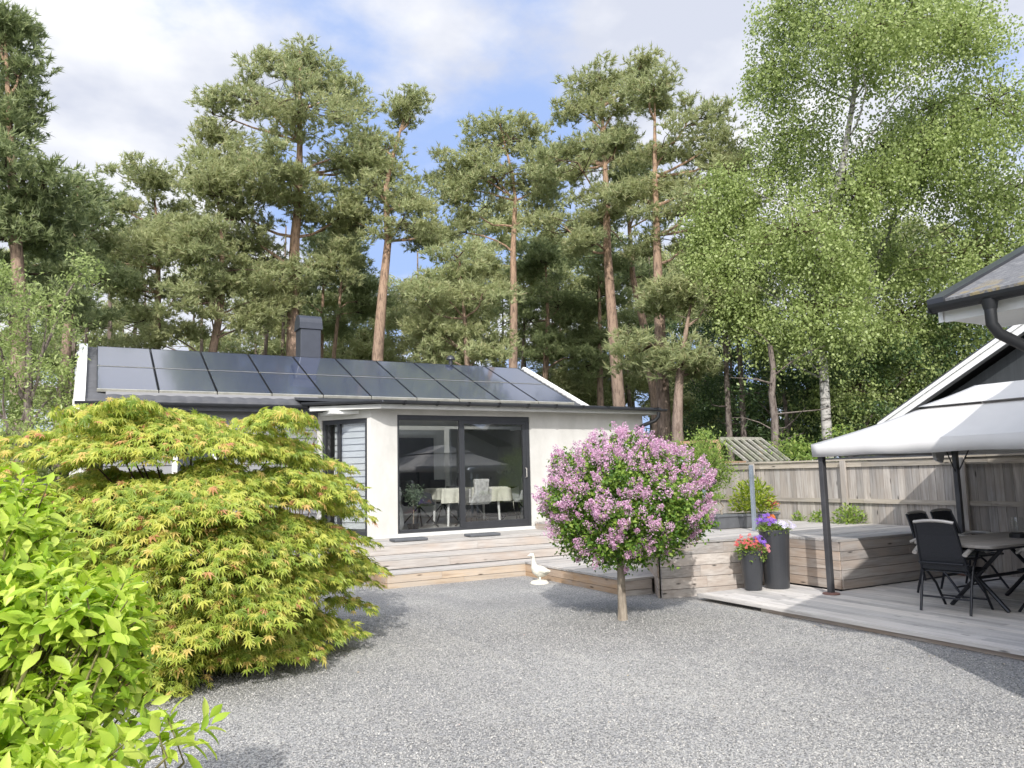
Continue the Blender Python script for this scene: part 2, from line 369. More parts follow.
# loose stones on the yard, dense near the camera
n=150000
ang=R(29)+np.arctan(rng.uniform(-.72,.72,n)); d=2.0+ (rng.random(n)**1.35)*7.5
X=d*np.sin(ang);Y=d*np.cos(ang)
keep=~((X>6.55)&(Y<7.6)) & (Y<10.8)
X=X[keep];Y=Y[keep];d=d[keep];n=len(X)
tv=np.array([(1,0,0),(-.2,.9,.1),(-1,-.1,0),(.1,-1,.05),(.15,.1,.8),(0,0,-.6)]);tf=[(0,1,4),(1,2,4),(2,3,4),(3,0,4),(1,0,5),(2,1,5),(3,2,5),(0,3,5)]
a=rdir(n);a[:,2]*=.5;nn=rdir(n);nn[:,2]=np.abs(nn[:,2])+.6
V,F=leaves(np.c_[X,Y,np.full(n,.001)+rng.random(n)*.004],a,nn,rng.uniform(.003,.0075,n)*(1+.2*(d/8)),tv,tf)
tag(npmesh('loose_gravel',V,F,M_stone),'loose grey crushed stone spread over the yard','gravel',kind='stuff')
# ------------------------------------------------------------------ terrace (low deck)
def boards_y(m,x0,x1,y0,y1,z0,z1,w=.118,gap=.007,cut=3.0):
    x=x0
    while x<x1-.02:
        xe=min(x+w,x1); y=y0-rng.random()*cut*.8
        while y<y1:
            ya=max(y,y0);yb=min(y+cut,y1)
            if yb-ya>.05: m.box(x,xe,ya,yb-.003,z0,z1+rng.uniform(-.0015,.0015))
            y+=cut
        x=xe+gap
def boards_x(m,x0,x1,y0,y1,z0,z1,w=.118,gap=.007,cut=3.6):
    y=y0
    while y<y1-.02:
        ye=min(y+w,y1); x=x0-rng.random()*cut*.8
        while x<x1:
            xa=max(x,x0);xb=min(x+cut,x1)
            if xb-xa>.05: m.box(xa,xb-.003,y,ye,z0,z1+rng.uniform(-.0015,.0015))
            x+=cut
        y=ye+gap
terr=thing('low_terrace',None,None,(8.8,4.2,0),kind='structure')
t=MB();boards_y(t,6.74,11.0,-1.0,6.57,.055,.083);boards_y(t,6.74,8.2,6.574,7.48,.055,.083);t.build('decking',W_deck,terr)
e=MB();e.box(6.715,6.735,-1.0,7.5,.045,.078);e.build('edge_board',W_deck,terr)
j=MB()
for x in np.arange(6.76,11,.6): j.box(x,x+.05,-1,6.5,-.04,.053)
j.build('joist',W_clady,terr)
# ------------------------------------------------------------------ raised deck
rd=thing('raised_deck','weathered wooden deck with broad steps below the sliding door','deck',(6.4,10,0))
def clad(m,p,q,z0,z1,n,th=.022,nrm=(0,-1),jit=True,segs=2):
    p=Vector((*p,0));q=Vector((*q,0));L=(q-p).length;h=(z1-z0)/n
    nv=Vector((*nrm,0))
    for i in range(n):
        za=z0+i*h+.004;zb=z0+(i+1)*h-.002
        cuts=[0]+([rng.uniform(.25,.75)] if (segs>1 and L>1.6) else [])+[1]
        for a,b in zip(cuts[:-1],cuts[1:]):
            A=p+(q-p)*a;B=p+(q-p)*b-(q-p).normalized()*.003
            pts=[A,B,B+nv*th,A+nv*th]
            m.prism([(v.x,v.y) for v in pts],za,zb)
ZP,ZR=.56,.70
m=MB();clad(m,(6.45,7.86),(8.2,7.52),-.04,ZR-.03,5);clad(m,(8.28,6.6),(10.93,6.6),.09,ZR-.03,5)
m.build('front_cladding',W_clad,rd)
m=MB();clad(m,(8.28,7.5),(8.28,6.6),.09,ZR-.03,5,nrm=(-1,0));m.build('side_cladding',W_clady,rd);m=MB();clad(m,(7.62,9.66),(6.46,7.9),-.03,ZR-.03,5,nrm=(-.83,.55));m.build('side_cladding',W_clady,rd);m=MB();clad(m,(7.62,12.9),(7.62,9.68),-.03,ZR-.03,5,nrm=(-1,0))
m.build('side_cladding',W_clady,rd)
m=MB();m.box(8.3,10.9,6.62,6.64,0,.6);m.box(8.3,8.32,6.65,7.5,0,.6);m.prism([(6.5,7.88),(8.2,7.56),(8.2,7.6),(6.5,7.92)],0,.6);m.box(8.25,10.9,6.585,6.6,.02,.088)
m.build('dark_underframe',M_black,rd)
m=MB();boards_x(m,7.6,10.93,9.66,12.94,ZR-.028,ZR);boards_x(m,8.255,10.93,6.575,7.9,ZR-.028,ZR)
yy=7.9
while yy<9.65:
    xl=6.44+(yy-7.9)*.66;m.box(xl,10.93,yy,yy+.118,ZR-.028,ZR);yy+=.1257
m.prism([(6.43,7.83),(8.255,7.47),(8.255,7.895),(6.43,7.895)],ZR-.028,ZR)
m.build('deck_boards',W_deckx,rd)
XE=7.61
m=MB();boards_x(m,3.62,XE,11.78,12.93,ZP-.028,ZP);m.build('platform_boards',W_deckx,rd)
m=MB();clad(m,(3.66,11.8),(XE,11.8),.39,ZP-.03,1);m.build('platform_riser',W_clad,rd)
m=MB();clad(m,(3.66,12.9),(3.66,11.8),-.03,ZP-.03,4,nrm=(-1,0));m.build('platform_side',W_clady,rd)
m=MB();boards_x(m,3.74,XE,11.28,11.77,.36,.388);m.build('step_tread',W_deckx,rd)
m=MB();clad(m,(3.78,11.3),(XE,11.3),.225,.357,1);m.build('step_riser',W_clad,rd)
m=MB();boards_x(m,3.87,XE,10.9,11.27,.19,.218);yy=8.28
while yy<10.86:
    m.box(6.2,min(6.5+max(0,yy-7.9)*.66,XE),yy,yy+.118,.19,.217);yy+=.1257
m.build('lowest_tread',W_deckx,rd)
m=MB();clad(m,(3.9,10.93),(6.235,10.93),-.04,.187,2);m.build('lowest_riser',W_new,rd)
m=MB();clad(m,(6.235,10.92),(6.235,8.32),-.05,.187,2,nrm=(-1,0));m.build('lowest_side_riser',W_newy,rd)
m=MB();clad(m,(3.9,11.9),(3.9,10.93),-.04,.187,2,nrm=(-1,0));m.build('lowest_side_riser',W_newy,rd)
m=MB();clad(m,(6.2,8.32),(6.62,8.27),-.05,.187,2);m.build('lowest_end_riser',W_clad,rd)
for i,(x0,x1,lb) in enumerate(((4.42,5.0,'flat grey step pad on the deck under the left door pane'),(5.78,6.36,'flat grey step pad on the deck under the right door pane'))):
    m=MB();m.box(x0,x1,12.0,12.28,ZP+.005,ZP+.05);o=m.build('step_pad',M_matg,None,bevel=.012)
    tag(o,lb,'step pad')
# ------------------------------------------------------------------ house
H=thing('house','low cream rendered house with solar panels and a glazed bay','house',(5,14,0))
SILL=.62
w_=MB()
w_.box(4.35,4.84,12.99,13.17,-.1,2.82);w_.box(4.84,7.57,12.99,13.17,2.72,2.82);w_.box(4.84,7.57,12.99,13.17,-.1,SILL-.02)
w_.box(7.57,10.36,12.99,13.17,-.1,2.82);w_.box(10.18,10.36,13.17,18.0,-.1,1.0);w_.box(10.18,10.36,13.17,13.6,1.0,2.82);w_.box(10.18,10.36,16.6,18,1.0,2.82);w_.box(10.18,10.36,13.6,16.6,2.6,2.82)  # unseen opening in the right wall added to let daylight into the room
w_.build('bay_wall',M_render,H)
# diagonal wall with side door
A=Vector((4.35,12.99,0));B=Vector((3.66,13.95,0));dd=(B-A);Ld=dd.length;dn=dd.normalized();nv=Vector((dn.y,-dn.x,0)); nv=nv if nv.x<0 else -nv
def dpt(s,o=0): v=A+dn*s-nv*(o); return (v.x,v.y)
def dprism(m,s0,s1,o0,o1,z0,z1): m.prism([dpt(s0,o0),dpt(s1,o0),dpt(s1,o1),dpt(s0,o1)],z0,z1)
m=MB();dprism(m,0.001,.08,0,.16,-.1,2.82);dprism(m,.08,Ld-.02,0,.16,2.66,2.82);dprism(m,.08,Ld-.02,0,.16,-.1,SILL-.04);dprism(m,Ld-.1,Ld,0,.16,SILL-.04,2.66)
m.build('angled_wall',M_render,H)
sd_=MB();s0,s1=.085,Ld-.105
for a in ((s0,s0+.06,SILL-.03,2.655),(s1-.06,s1,SILL-.03,2.655),(s0+.06,s1-.06,2.58,2.655),(s0+.06,s1-.06,SILL-.03,SILL+.06),((s0+s1)/2+.12,(s0+s1)/2+.17,SILL+.06,2.58)): dprism(sd_,a[0],a[1],.03,.1,a[2],a[3])
door2=sd_.build('side_door',M_anth,H)
m=MB();dprism(m,s0+.06,s1-.06,.062,.068,SILL+.06,2.58);m.build('pane',M_glassd,door2)
m=MB();v=A+dn*((s0+s1)/2+.14)+nv*.03;m.tube([(v.x,v.y,1.58),(v.x+nv.x*.05,v.y+nv.y*.05,1.58),(v.x+nv.x*.05,v.y+nv.y*.05,1.75)],.012);m.build('handle',M_arm,door2)
m=MB()
for k in range(17): dprism(m,s0+.07,s1-.2,.12,.15,SILL+.1+k*.115,SILL+.1+k*.115+.1)
m.build('window_blind',M_blind,H)
# siding wall and end walls
m=MB();z=-.05
while z<2.95:
    m.add([(.24,13.95,z),(3.68,13.95,z),(3.68,13.972,z+.148),(.24,13.972,z+.148),(.24,14.1,z),(3.68,14.1,z),(3.68,14.1,z+.148),(.24,14.1,z+.148)],[(0,1,2,3),(4,7,6,5),(0,4,5,1),(3,2,6,7),(0,3,7,4),(1,5,6,2)]);z+=.15
m.build('siding_wall',M_siding,H)
m=MB();m.box(1.25,1.95,13.93,13.96,1.1,2.3);wn=m.build('window',M_white,H);m=MB();m.box(1.33,1.87,13.915,13.925,1.18,2.22);m.build('pane',M_pic,wn)
m=MB();m.box(-.22,.02,13.75,14.1,-.1,2.94);m.extr([(-.22,14.1,-.1),(-.22,19.2,-.1),(-.22,19.2,2.9),(-.22,16.6,4.0),(-.22,14.1,2.9)],(.16,0,0));m.build('gable_wall',M_render,H)
m=MB();m.extr([(9.34,14.1,2.7),(9.34,19.2,2.7),(9.34,19.2,2.95),(9.34,16.6,4.05),(9.34,14.1,3.0)],(.16,0,0));m.build('far_gable_wall',M_render,H)
m=MB();m.box(-.1,10.2,19.0,19.2,-.1,2.95);m.build('back_wall',M_render,H)
m=MB();m.tube([(.13,13.85,2.9),(.13,13.85,0)],.04,10);m.build('downpipe',M_gut,H)
# roof: profiled tiles
ey,ez,ry,rz=13.72,2.93,16.6,4.185
nx=420;ny=16;xs=np.linspace(-.045,9.52,nx)
V=[];
sl=(rz-ez)/(ry-ey)
for j in range(ny+1):
    t_=j/ny
    for e_ in (0,1):
        y=ey+(ry-ey)*t_; z=ez+(rz-ez)*t_+ (0.0 if e_==0 else .014)
        if j==0 and e_==0: z-=.03
        wv=.024*np.abs(np.sin(xs*PI/.24))
        V.append(np.c_[xs,np.full(nx,y),z+wv*.6])
V=np.array(V).reshape(-1,3);rows=2*(ny+1)
I=np.arange(nx-1);F=[]
for r in range(rows-1): F.append(np.c_[r*nx+I,r*nx+I+1,(r+1)*nx+I+1,(r+1)*nx+I])
M_tile=plain('dark roof tile',(.06,.062,.07),.45,0,.25,5)
roof=npmesh('roof',V,np.vstack(F),M_tile,H,True)
m=MB();m.extr([(-.04,ey,ez-.06),(-.04,ry,rz-.05),(-.04,ry,rz-.14),(-.04,ey,ez-.14)],(9.56,0,0));m.build('roof_deck',M_tile,roof)
for xa,xb in ((-.04,4.3),(9.3,9.52)): m=MB();m.extr([(xa,ry+.003,rz-.05),(xa,19.6,2.93),(xa,19.6,2.85),(xa,ry+.003,rz-.14)],(xb-xa-.004,0,0));m.build('rear_slope',M_tile,roof)
m=MB();m.extr([(4.3,ry+.01,rz-.07),(4.3,19.6,2.9),(4.3,19.6,2.88),(4.3,ry+.01,rz-.09)],(4.99,0,0));m.build('added_rooflight',M_glass,roof)  # unseen glazing added to the rear slope to light the room below
m=MB();m.tube([(-.05,ry,rz-.01),(9.54,ry,rz-.01)],.05,10);m.build('ridge_cap',M_tile,roof)
for x0,x1 in ((-.19,-.05),(9.53,9.60)):
    m=MB();m.extr([(x0,ey-.03,ez-.16),(x0,ry,rz-.10),(x0,19.6,2.8),(x0,19.6,2.99),(x0,ry,rz+.1),(x0,ey-.03,ez+.07)],(x1-x0,0,0));m.build('verge_board',M_white,H)
# solar panels 10 x 2
def pcell():
    m,nt,b=newmat('solar cells')
    v=objco(nt);br=nt.nodes.new('ShaderNodeTexBrick');br.offset=0;br.inputs['Scale'].default_value=6.2;br.inputs['Mortar Size'].default_value=.012;br.inputs['Brick Width'].default_value=1;br.inputs['Row Height'].default_value=1
    br.inputs['Color1'].default_value=(.048,.06,.10,1);br.inputs['Color2'].default_value=(.053,.065,.108,1);br.inputs['Mortar'].default_value=(.085,.09,.11,1)
    nt.links.new(v,br.inputs['Vector']);nt.links.new(br.outputs[0],b.inputs['Base Color'])
    b.inputs['Roughness'].default_value=.22;b.inputs['Specular IOR Level'].default_value=.5;b.inputs['Coat Weight'].default_value=1.0;b.inputs['Coat Roughness'].default_value=.08;return m
M_cell=pcell();M_pframe=plain('panel frame edge',(.42,.41,.36),.5,.3,.2)
pa=math.atan(.44);pw=(9.31-.1)/10
for r in range(2):
    for k in range(10):
        x0=.1+k*pw+.009;x1=.1+(k+1)*pw-.009
        L=2.748/2; s0=.0+r*L+.01;s1=(r+1)*L-.012
        Y=lambda s:13.99+s*math.cos(pa);Z=lambda s:3.10+s*math.sin(pa)
        n_=Vector((0,-math.sin(pa),math.cos(pa)))
        m=MB();q=[Vector((x0+.012,Y(s0+.03),Z(s0+.03))),Vector((x1-.012,Y(s0+.03),Z(s0+.03))),Vector((x1-.012,Y(s1-.012),Z(s1-.012))),Vector((x0+.012,Y(s1-.012),Z(s1-.012)))]
        q=[v+n_*.031 for v in q];m.extr(q,-n_*.02)
        pn=m.build('solar_panel',M_cell,H)
        f_=MB()
        tk=.036 if r==0 else .033;f_.extr([Vector((x0,Y(s0),Z(s0)))+n_*h for h in (tk,-.01 if r==0 else .015)]+[Vector((x0,Y(s0+(.03 if r==0 else .012)),Z(s0+(.03 if r==0 else .012))))+n_*h for h in (-.01 if r==0 else .015,tk)],(x1-x0,0,0))
        f_.build('lower_frame_edge',M_pframe,pn)
        f_=MB();f_.extr([Vector((x0,Y(s1-.012),Z(s1-.012)))+n_*h for h in (.034,-.01)]+[Vector((x0,Y(s1),Z(s1)))+n_*h for h in (-.01,.034)],(x1-x0,0,0))
        for xx in (x0,x1-.012): f_.extr([Vector((xx,Y(s0+.03),Z(s0+.03)))+n_*.034,Vector((xx+.012,Y(s0+.03),Z(s0+.03)))+n_*.034,Vector((xx+.012,Y(s1-.012),Z(s1-.012)))+n_*.034,Vector((xx,Y(s1-.012),Z(s1-.012)))+n_*.034],-n_*.045)
        f_.build('dark_frame',M_black,pn)
# chimney
m=MB();m.box(3.96,4.40,16.5,16.94,3.9,4.86);ch=m.build('chimney',M_chim,roof,bevel=.01)
m=MB();m.box(3.93,4.43,16.47,16.97,4.86,4.93);pts=[(3.935,16.72+.235*math.cos(a),5.0+.19*math.sin(a)) for a in np.linspace(0,PI,12)];m.extr(pts,(.49,0,0));m.box(3.935,4.425,16.475,16.965,4.93,5.0);m.build('chimney_hood',M_chim,ch)
m=MB();m.lathe((7.55,16.62,4.2),[(.05,0),(.05,.16),(.11,.17),(.11,.2),(.07,.26),(.01,.28)],14);m.build('roof_vent',M_gut,roof,smooth=True)
# bay roof
m=MB();zt=lambda y:2.93+(y-12.62)*.115
pl=[(3.25,13.65),(4.42,12.62),(10.58,12.62),(10.58,17.5),(9.62,17.5),(9.62,14.0),(3.25,14.0)]
n_=len(pl);vs=[(x,y,zt(y) if y<=14.05 else zt(14)+.02) for x,y in pl]+[(x,y,(zt(y) if y<=14.05 else zt(14)+.02)-.05) for x,y in pl]
m.add(vs,[tuple(range(n_)),tuple(range(n_,2*n_))[::-1]]+[(i,n_+i,n_+(i+1)%n_,(i+1)%n_) for i in range(n_)])
br_=m.build('bay_roof',M_gut,H)
m=MB();m.prism([(3.45,13.55),(4.44,12.70),(10.50,12.70),(10.50,17.4),(9.7,17.4),(9.7,14.0),(3.45,14.0)],2.822,2.868);m.build('soffit',M_whiteg,H)
m=MB();m.prism([(3.42,13.55),(4.43,12.67),(10.54,12.67),(10.54,17.4),(10.505,17.4),(10.505,12.69),(4.44,12.69),(3.43,13.57)],2.80,2.878);m.build('fascia',M_fascia,H)
def gutter(m,pts,r=.048):
    P=[Vector(p) for p in pts]
    for a,b in zip(P[:-1],P[1:]):
        d=(b-a).normalized();s=d.cross(Vector((0,0,1))).normalized()
        prof=[(math.cos(t)*r,math.sin(t)*r) for t in np.linspace(PI,2*PI,9)]+[(math.cos(t)*(r-.008),math.sin(t)*(r-.008)) for t in np.linspace(2*PI,PI,9)]
        m.extr([a+s*x+Vector((0,0,z)) for x,z in prof],b-a)
m=MB();gutter(m,[(4.42,12.56,2.93),(10.66,12.56,2.895)]);gutter(m,[(3.3,13.58,2.95),(4.42,12.56,2.93)]);gt=m.build('gutter',M_gut,H)
for x in np.arange(4.8,10.6,.62):
    m=MB();m.extr([(x,12.66,2.93),(x,12.56-.066,2.93),(x,12.56-.05,2.87),(x,12.56,2.855),(x,12.6,2.86),(x,12.66,2.9)],(.03,0,0));m.build('gutter_bracket',M_black,gt)
m=MB();gutter(m,[(-.19,13.64,2.90),(3.4,13.64,2.91)]);m.build('gutter',M_gut,H)
m=MB();m.tube([(10.45,12.56,2.84),(10.45,12.57,2.74),(10.40,12.62,2.66),(10.24,12.78,2.58),(10.15,12.92,2.50),(10.15,12.93,2.3),(10.15,12.93,.7)],.04,12);m.build('downpipe',M_black,H,smooth=True)
# sliding door
m=MB();X0,X1,Z0,Z1=4.84,7.57,SILL,2.72;y0,y1=13.03,13.14
m.box(X0,X1,y0-.02,y1,Z1-.085,Z1);m.box(X0,X0+.05,y0,y1,Z0,Z1-.085);m.box(X1-.07,X1,y0-.02,y1,Z0,Z1-.085);m.box(X0+.05,X1-.07,y0-.01,y1,Z0,Z0+.055)
sdr=m.build('sliding_door',M_anth,H,bevel=.004)
xm=6.13
m=MB();m.box(xm-.06,xm+.04,y0-.02,y0+.05,Z0+.055,Z1-.085);m.box(xm+.04,X1-.07,y0-.012,y0+.05,Z1-.15,Z1-.085);m.box(xm+.04,X1-.07,y0-.012,y0+.05,Z0+.055,Z0+.14);m.box(X1-.14,X1-.07,y0-.012,y0+.05,Z0+.14,Z1-.15);m.build('sash_frame',M_anth,sdr,bevel=.003)
m=MB();m.box(X0+.05,xm-.06,y0+.06,y0+.068,Z0+.055,Z1-.085);m.build('pane',M_glassd,sdr)
m=MB();m.box(xm+.04,X1-.14,y0+.02,y0+.028,Z0+.14,Z1-.15);m.build('pane',M_glassd,sdr)
m=MB();m.tube([(X1-.1,y0-.02,1.55),(X1-.1,y0-.06,1.56),(X1-.1,y0-.06,1.72),(X1-.1,y0-.02,1.73)],.01);m.build('handle',M_arm,sdr)
m=MB();m.box(X0-.02,X1+.02,12.93,13.028,SILL-.045,SILL-.002);m.build('door_sill',M_whiteg,H)
m=MB();m.prism([(4.35,12.88),(10.3,12.88),(10.3,12.985),(4.35,12.985)],ZP+.002,SILL-.047);m.build('plinth_board',M_whiteg,H)
# interior
m=MB();m.box(10.24,10.25,13.6,16.6,1.0,2.6);m.build('added_side_pane',M_glass,H)  # pane of the unseen side window added to brighten the room
m=MB();m.box(3.8,10.17,13.2,17.6,SILL-.05,SILL+.0);m.build('interior_floor',M_intf,H)
m=MB();m.box(3.7,10.1,13.2,16.0,2.74,2.8);m.build('ceiling',M_white,H)  # left open at the back so light from the added glazing gets in
m=MB();m.box(3.7,7.7,17.4,17.5,SILL,2.74);m.box(4.2,4.3,14.2,17.4,SILL,2.74);m.build('interior_wall',M_intw,H)
m=MB();m.box(7.7,10.1,17.0,17.1,SILL,2.74);m.build('interior_grey_wall',M_intg,H)
m=MB();m.box(6.15,7.45,17.30,17.38,1.15,2.62);fr_=m.build('interior_window',M_white,H);m=MB();m.box(6.23,7.37,17.285,17.295,1.23,2.54);m.build('pane',M_pic,fr_)
def dining_chair(name,x,y,rz,lab,fm,legm=M_black):
    t=thing(name,lab,'chair',(x,y,SILL));
    s=MB();s.box(-.23,.23,-.23,.23,.42,.50);s.build('seat',fm,t,bevel=.03,world=False)
    b=MB();b.extr([(-.24,-.26,.45),(-.16,-.30,.66),(-.18,-.31,.92),(.18,-.31,.92),(.16,-.30,.66),(.24,-.26,.45)],(0,.07,0));b.build('backrest',fm,t,bevel=.025,world=False)
    s=MB();s.extr([(-.27,-.24,.46),(-.27,.16,.46),(-.27,.10,.66),(-.27,-.25,.74)],(.05,0,0));s.extr([(.22,-.24,.46),(.22,.16,.46),(.22,.10,.66),(.22,-.25,.74)],(.05,0,0));s.build('arm',fm,t,bevel=.02,world=False)
    for sx,sy in ((1,1),(-1,1),(1,-1),(-1,-1)):
        l=MB();l.tube([(0,0,.42),(sx*.27,sy*.27,0)],.015,8);l.build('leg',legm,t,world=False)
    t.rotation_euler=(0,0,rz);return t
TX,TY=6.9,14.5
dt=thing('dining_table','dining table behind the sliding glass door','table',(TX,TY,SILL))
m=MB();m.box(TX-.72,TX+.72,TY-.45,TY+.45,SILL+.715,SILL+.745);m.build('tabletop',M_white,dt)
for sx in (-1,1):
    for sy in (-1,1):
        m=MB();m.tube([(TX+sx*.55,TY+sy*.33,SILL+.715),(TX+sx*.58,TY+sy*.36,SILL)],[.03,.022],8);m.build('leg',M_white,dt)
# draped tablecloth
gx,gy=61,45;Lx,Ly=1.9,1.5;V=[];F=[]
for j in range(gy):
    for i in range(gx):
        u=(i/(gx-1)-.5)*Lx;v=(j/(gy-1)-.5)*Ly
        ox=max(0,abs(u)-.72);oy=max(0,abs(v)-.45);o=math.hypot(ox,oy) if ox*oy>0 else ox+oy
        dr=o; x=math.copysign(min(abs(u),.72),u);y=math.copysign(min(abs(v),.45),v)
        if ox*oy>0: x+=math.copysign(.05+.13*o,u);y+=math.copysign(.05+.13*o,v);dr=(ox+oy)
        elif ox>0:x+=math.copysign(.015+.04*math.sin(v*22)*min(1,ox*4),u)
        elif oy>0:y+=math.copysign(.015+.04*math.sin(u*20)*min(1,oy*4),v)
        V.append((TX+x,TY+y,SILL+.75-dr*.97))
for j in range(gy-1):
    for i in range(gx-1): F.append((j*gx+i,j*gx+i+1,(j+1)*gx+i+1,(j+1)*gx+i))
tag(npmesh('tablecloth',V,F,M_cloth,None,True),'cream tablecloth draped over the dining table','tablecloth')
G='dining chairs round the indoor table'
tag(dining_chair('dining_chair',5.75,14.25,R(-75),'dark upholstered dining chair at the left end of the table',M_fab),group=G)
tag(dining_chair('dining_chair',6.75,13.85,R(8),'dining chair in pale fur throw with its back to the glass door',M_fur),group=G)
tag(dining_chair('dining_chair',8.0,14.3,R(100),'grey dining chair at the right end of the table',M_intg),group=G)
tag(dining_chair('dining_chair',6.7,15.25,R(180),'dark dining chair on the far side of the table',M_fab),group=G)
tp=SILL+.755
m=MB();m.lathe((6.72,14.5,tp),[(.035,0),(.037,.17),(.013,.22),(.013,.29)],14);tag(m.build('wine_bottle',M_black,smooth=True),'dark wine bottle standing on the dining table','bottle')
for x,y,lb in ((6.45,14.45,'wine glass left of the dark bottle'),(7.05,14.55,'wine glass right of the dark bottle'),(7.4,14.4,'wine glass at the right end of the dining table')):
    m=MB();m.lathe((x,y,tp),[(.033,0),(.004,.01),(.004,.09),(.03,.12),(.036,.16),(.03,.2)],12);tag(m.build('wine_glass',M_glass,smooth=True),lb,'glass',group='wine glasses on the dining table')
m=MB();m.box(6.4,6.62,14.25,14.4,tp,tp+.03);tag(m.build('folded_book',M_fab),'dark folded book lying on the left of the dining table','book')
ol=thing('potted_olive','small olive tree in a dark pot inside the glass door','plant',(5.35,13.55,SILL))
m=MB();m.lathe((5.35,13.55,SILL),[(.08,0),(.11,.12),(.10,.13)],16);m.build('pot',M_black,ol)
m=MB();m.tube([(5.35,13.55,SILL+.1),(5.36,13.55,SILL+.3),(5.35,13.56,SILL+.6)],.012,8);m.build('stem',M_lbark,ol)
LV=np.array([(0,0,0),(.5,.18,.03),(1,0,-.03),(.5,-.18,.03)]);LF=[(0,1,2,3)]
k=420;pp=rdir(k)*rng.uniform(.3,1,(k,1))*np.array([.22,.22,.24])+np.array([5.35,13.55,SILL+.66]);V,F=leaves(pp,rdir(k),rdir(k),.07,LV,LF);npmesh('foliage',V,F,L_olive,ol)
m=MB();m.lathe((4.72+.45,14.1,SILL),[(.16,0),(.2,.1),(.17,.35),(.12,.5),(.16,.68),(.13,.8)],20);tag(m.build('floor_vase',M_ceram,smooth=True),'tall white floor vase inside at the left of the glass door','vase')
m=MB();m.box(8.2,9.3,16.5,17.0,SILL,SILL+.7);m.box(8.25,9.25,16.48,16.5,SILL+.1,SILL+.6);tag(m.build('sideboard',M_black,bevel=.01),'black low sideboard inside at the right','sideboard')
# ------------------------------------------------------------------ fence along X = 10.95
fc=thing('board_fence','tall weathered board fence running along the wooden deck','fence',(10.95,8,0))
FX=10.97
m=MB();y=2.0
while y<13.4:
    ww=.118+rng.uniform(-.006,.006);m.box(FX,FX+.02,y,y+ww,.08+rng.uniform(-.02,.02),1.70+rng.uniform(-.006,.006));y+=ww+.004
m.build('boards',W_fence,fc)
m=MB()
y=2.15
while y<13.4: m.box(FX+.024,FX+.04,y,y+.1,.1,1.69);y+=.122
m.build('back_boards',W_fence,fc)
m=MB();cuts=[2.0,4.3,6.2,8.2,10.35,13.4]
for a,b in zip(cuts[:-1],cuts[1:]):
    m.box(FX-.035,FX-.002,a,b-.004,1.60,1.695);m.box(FX-.04,FX-.002,a,b-.004,1.02,1.085)
m.build('rail',W_fencey,fc)
m=MB()
for a,b in zip(cuts[:-1],cuts[1:]): m.box(FX-.06,FX+.07,a,b-.004,1.702,1.728)
m.build('cap_board',W_fencey,fc)
for y in (4.3,6.55,8.52,10.5):
    m=MB();m.box(FX-.085,FX-.042,y-.045,y+.045,.05,1.70);m.build('post',W_fence,fc)
# ------------------------------------------------------------------ gazebo
gz=thing('gazebo','white double roofed canvas gazebo on dark posts over the terrace','gazebo',(9.3,4.7,.083))
for x,y in ((7.92,6.48),(10.66,6.48),(7.92,2.9),(10.66,2.9)):
    m=MB();m.box(x-.033,x+.033,y-.033,y+.033,.09,1.86);po=m.build('post',M_post,gz,bevel=.008)
    m=MB();m.lathe((x,y,.086),[(.10,0),(.10,.012),(.06,.02)],20);m.build('foot_plate',M_rust,po)
sx=lambda x:1 if x<9.3 else -1
m=MB()
for x,y in ((10.66,6.48),(10.66,2.9)):
    s_=sx(x);t_=1 if y<4.7 else -1
    m.tube([(x+s_*.03,y,1.5),(x+s_*.2,y,1.80)],.009);m.tube([(x,y+t_*.03,1.5),(x,y+t_*.2,1.80)],.009)
m.build('brace',M_post,gz)
m=MB()
for a,b in (((7.92,2.9),(7.92,6.48)),((10.66,2.9),(10.66,6.48)),((7.92,2.9),(10.66,2.9)),((7.92,6.48),(10.66,6.48))): m.beam((*a,1.83),(*b,1.83),.03,.04)
for x,y,x2,y2 in ((7.92,6.48,8.72,5.55),(10.66,6.48,9.88,5.55),(7.92,2.9,8.72,3.85),(10.66,2.9,9.88,3.85)): m.beam((x,y,1.84),(x2,y2,2.22),.025,.03)
m.build('roof_frame',M_post,gz)
def canopy(lo,hi,zl,zh,sag,n=18):
    """hipped ring of cloth between a lower and an upper rectangle"""
    (x0,x1,y0,y1),(a0,a1,b0,b1)=lo,hi
    C=[(x0,y0),(x1,y0),(x1,y1),(x0,y1)];D=[(a0,b0),(a1,b0),(a1,b1),(a0,b1)]
    V=[];F=[]
    for k in range(4):
        p,q=C[k],C[(k+1)%4];r,s=D[k],D[(k+1)%4];o=len(V)
        for j in range(n+1):
            t=j/n
            for i in range(n+1):
                u=i/n
                L=(p[0]+(r[0]-p[0])*t,p[1]+(r[1]-p[1])*t);Q=(q[0]+(s[0]-q[0])*t,q[1]+(s[1]-q[1])*t)
                z=zl+(zh-zl)*t - sag*math.sin(PI*t)*(.35+.65*math.sin(PI*u)) +.006*math.sin(u*23+k)*math.sin(PI*t)
                V.append((L[0]+(Q[0]-L[0])*u,L[1]+(Q[1]-L[1])*u,z))
        for j in range(n):
            for i in range(n): F.append((o+j*(n+1)+i,o+j*(n+1)+i+1,o+(j+1)*(n+1)+i+1,o+(j+1)*(n+1)+i))
    return V,F
def solid(o,th):
    s=o.modifiers.new('s','SOLIDIFY');s.thickness=th;s.offset=0;return o
V,F=canopy((7.84,10.74,2.82,6.56),(8.62,9.96,3.75,5.62),1.885,2.255,.05);cn=solid(npmesh('canopy',V,F,M_canvas,gz,True),.006)
V=[];F=[];per=[(7.84,2.82),(10.74,2.82),(10.74,6.56),(7.84,6.56),(7.84,2.82)];k=0
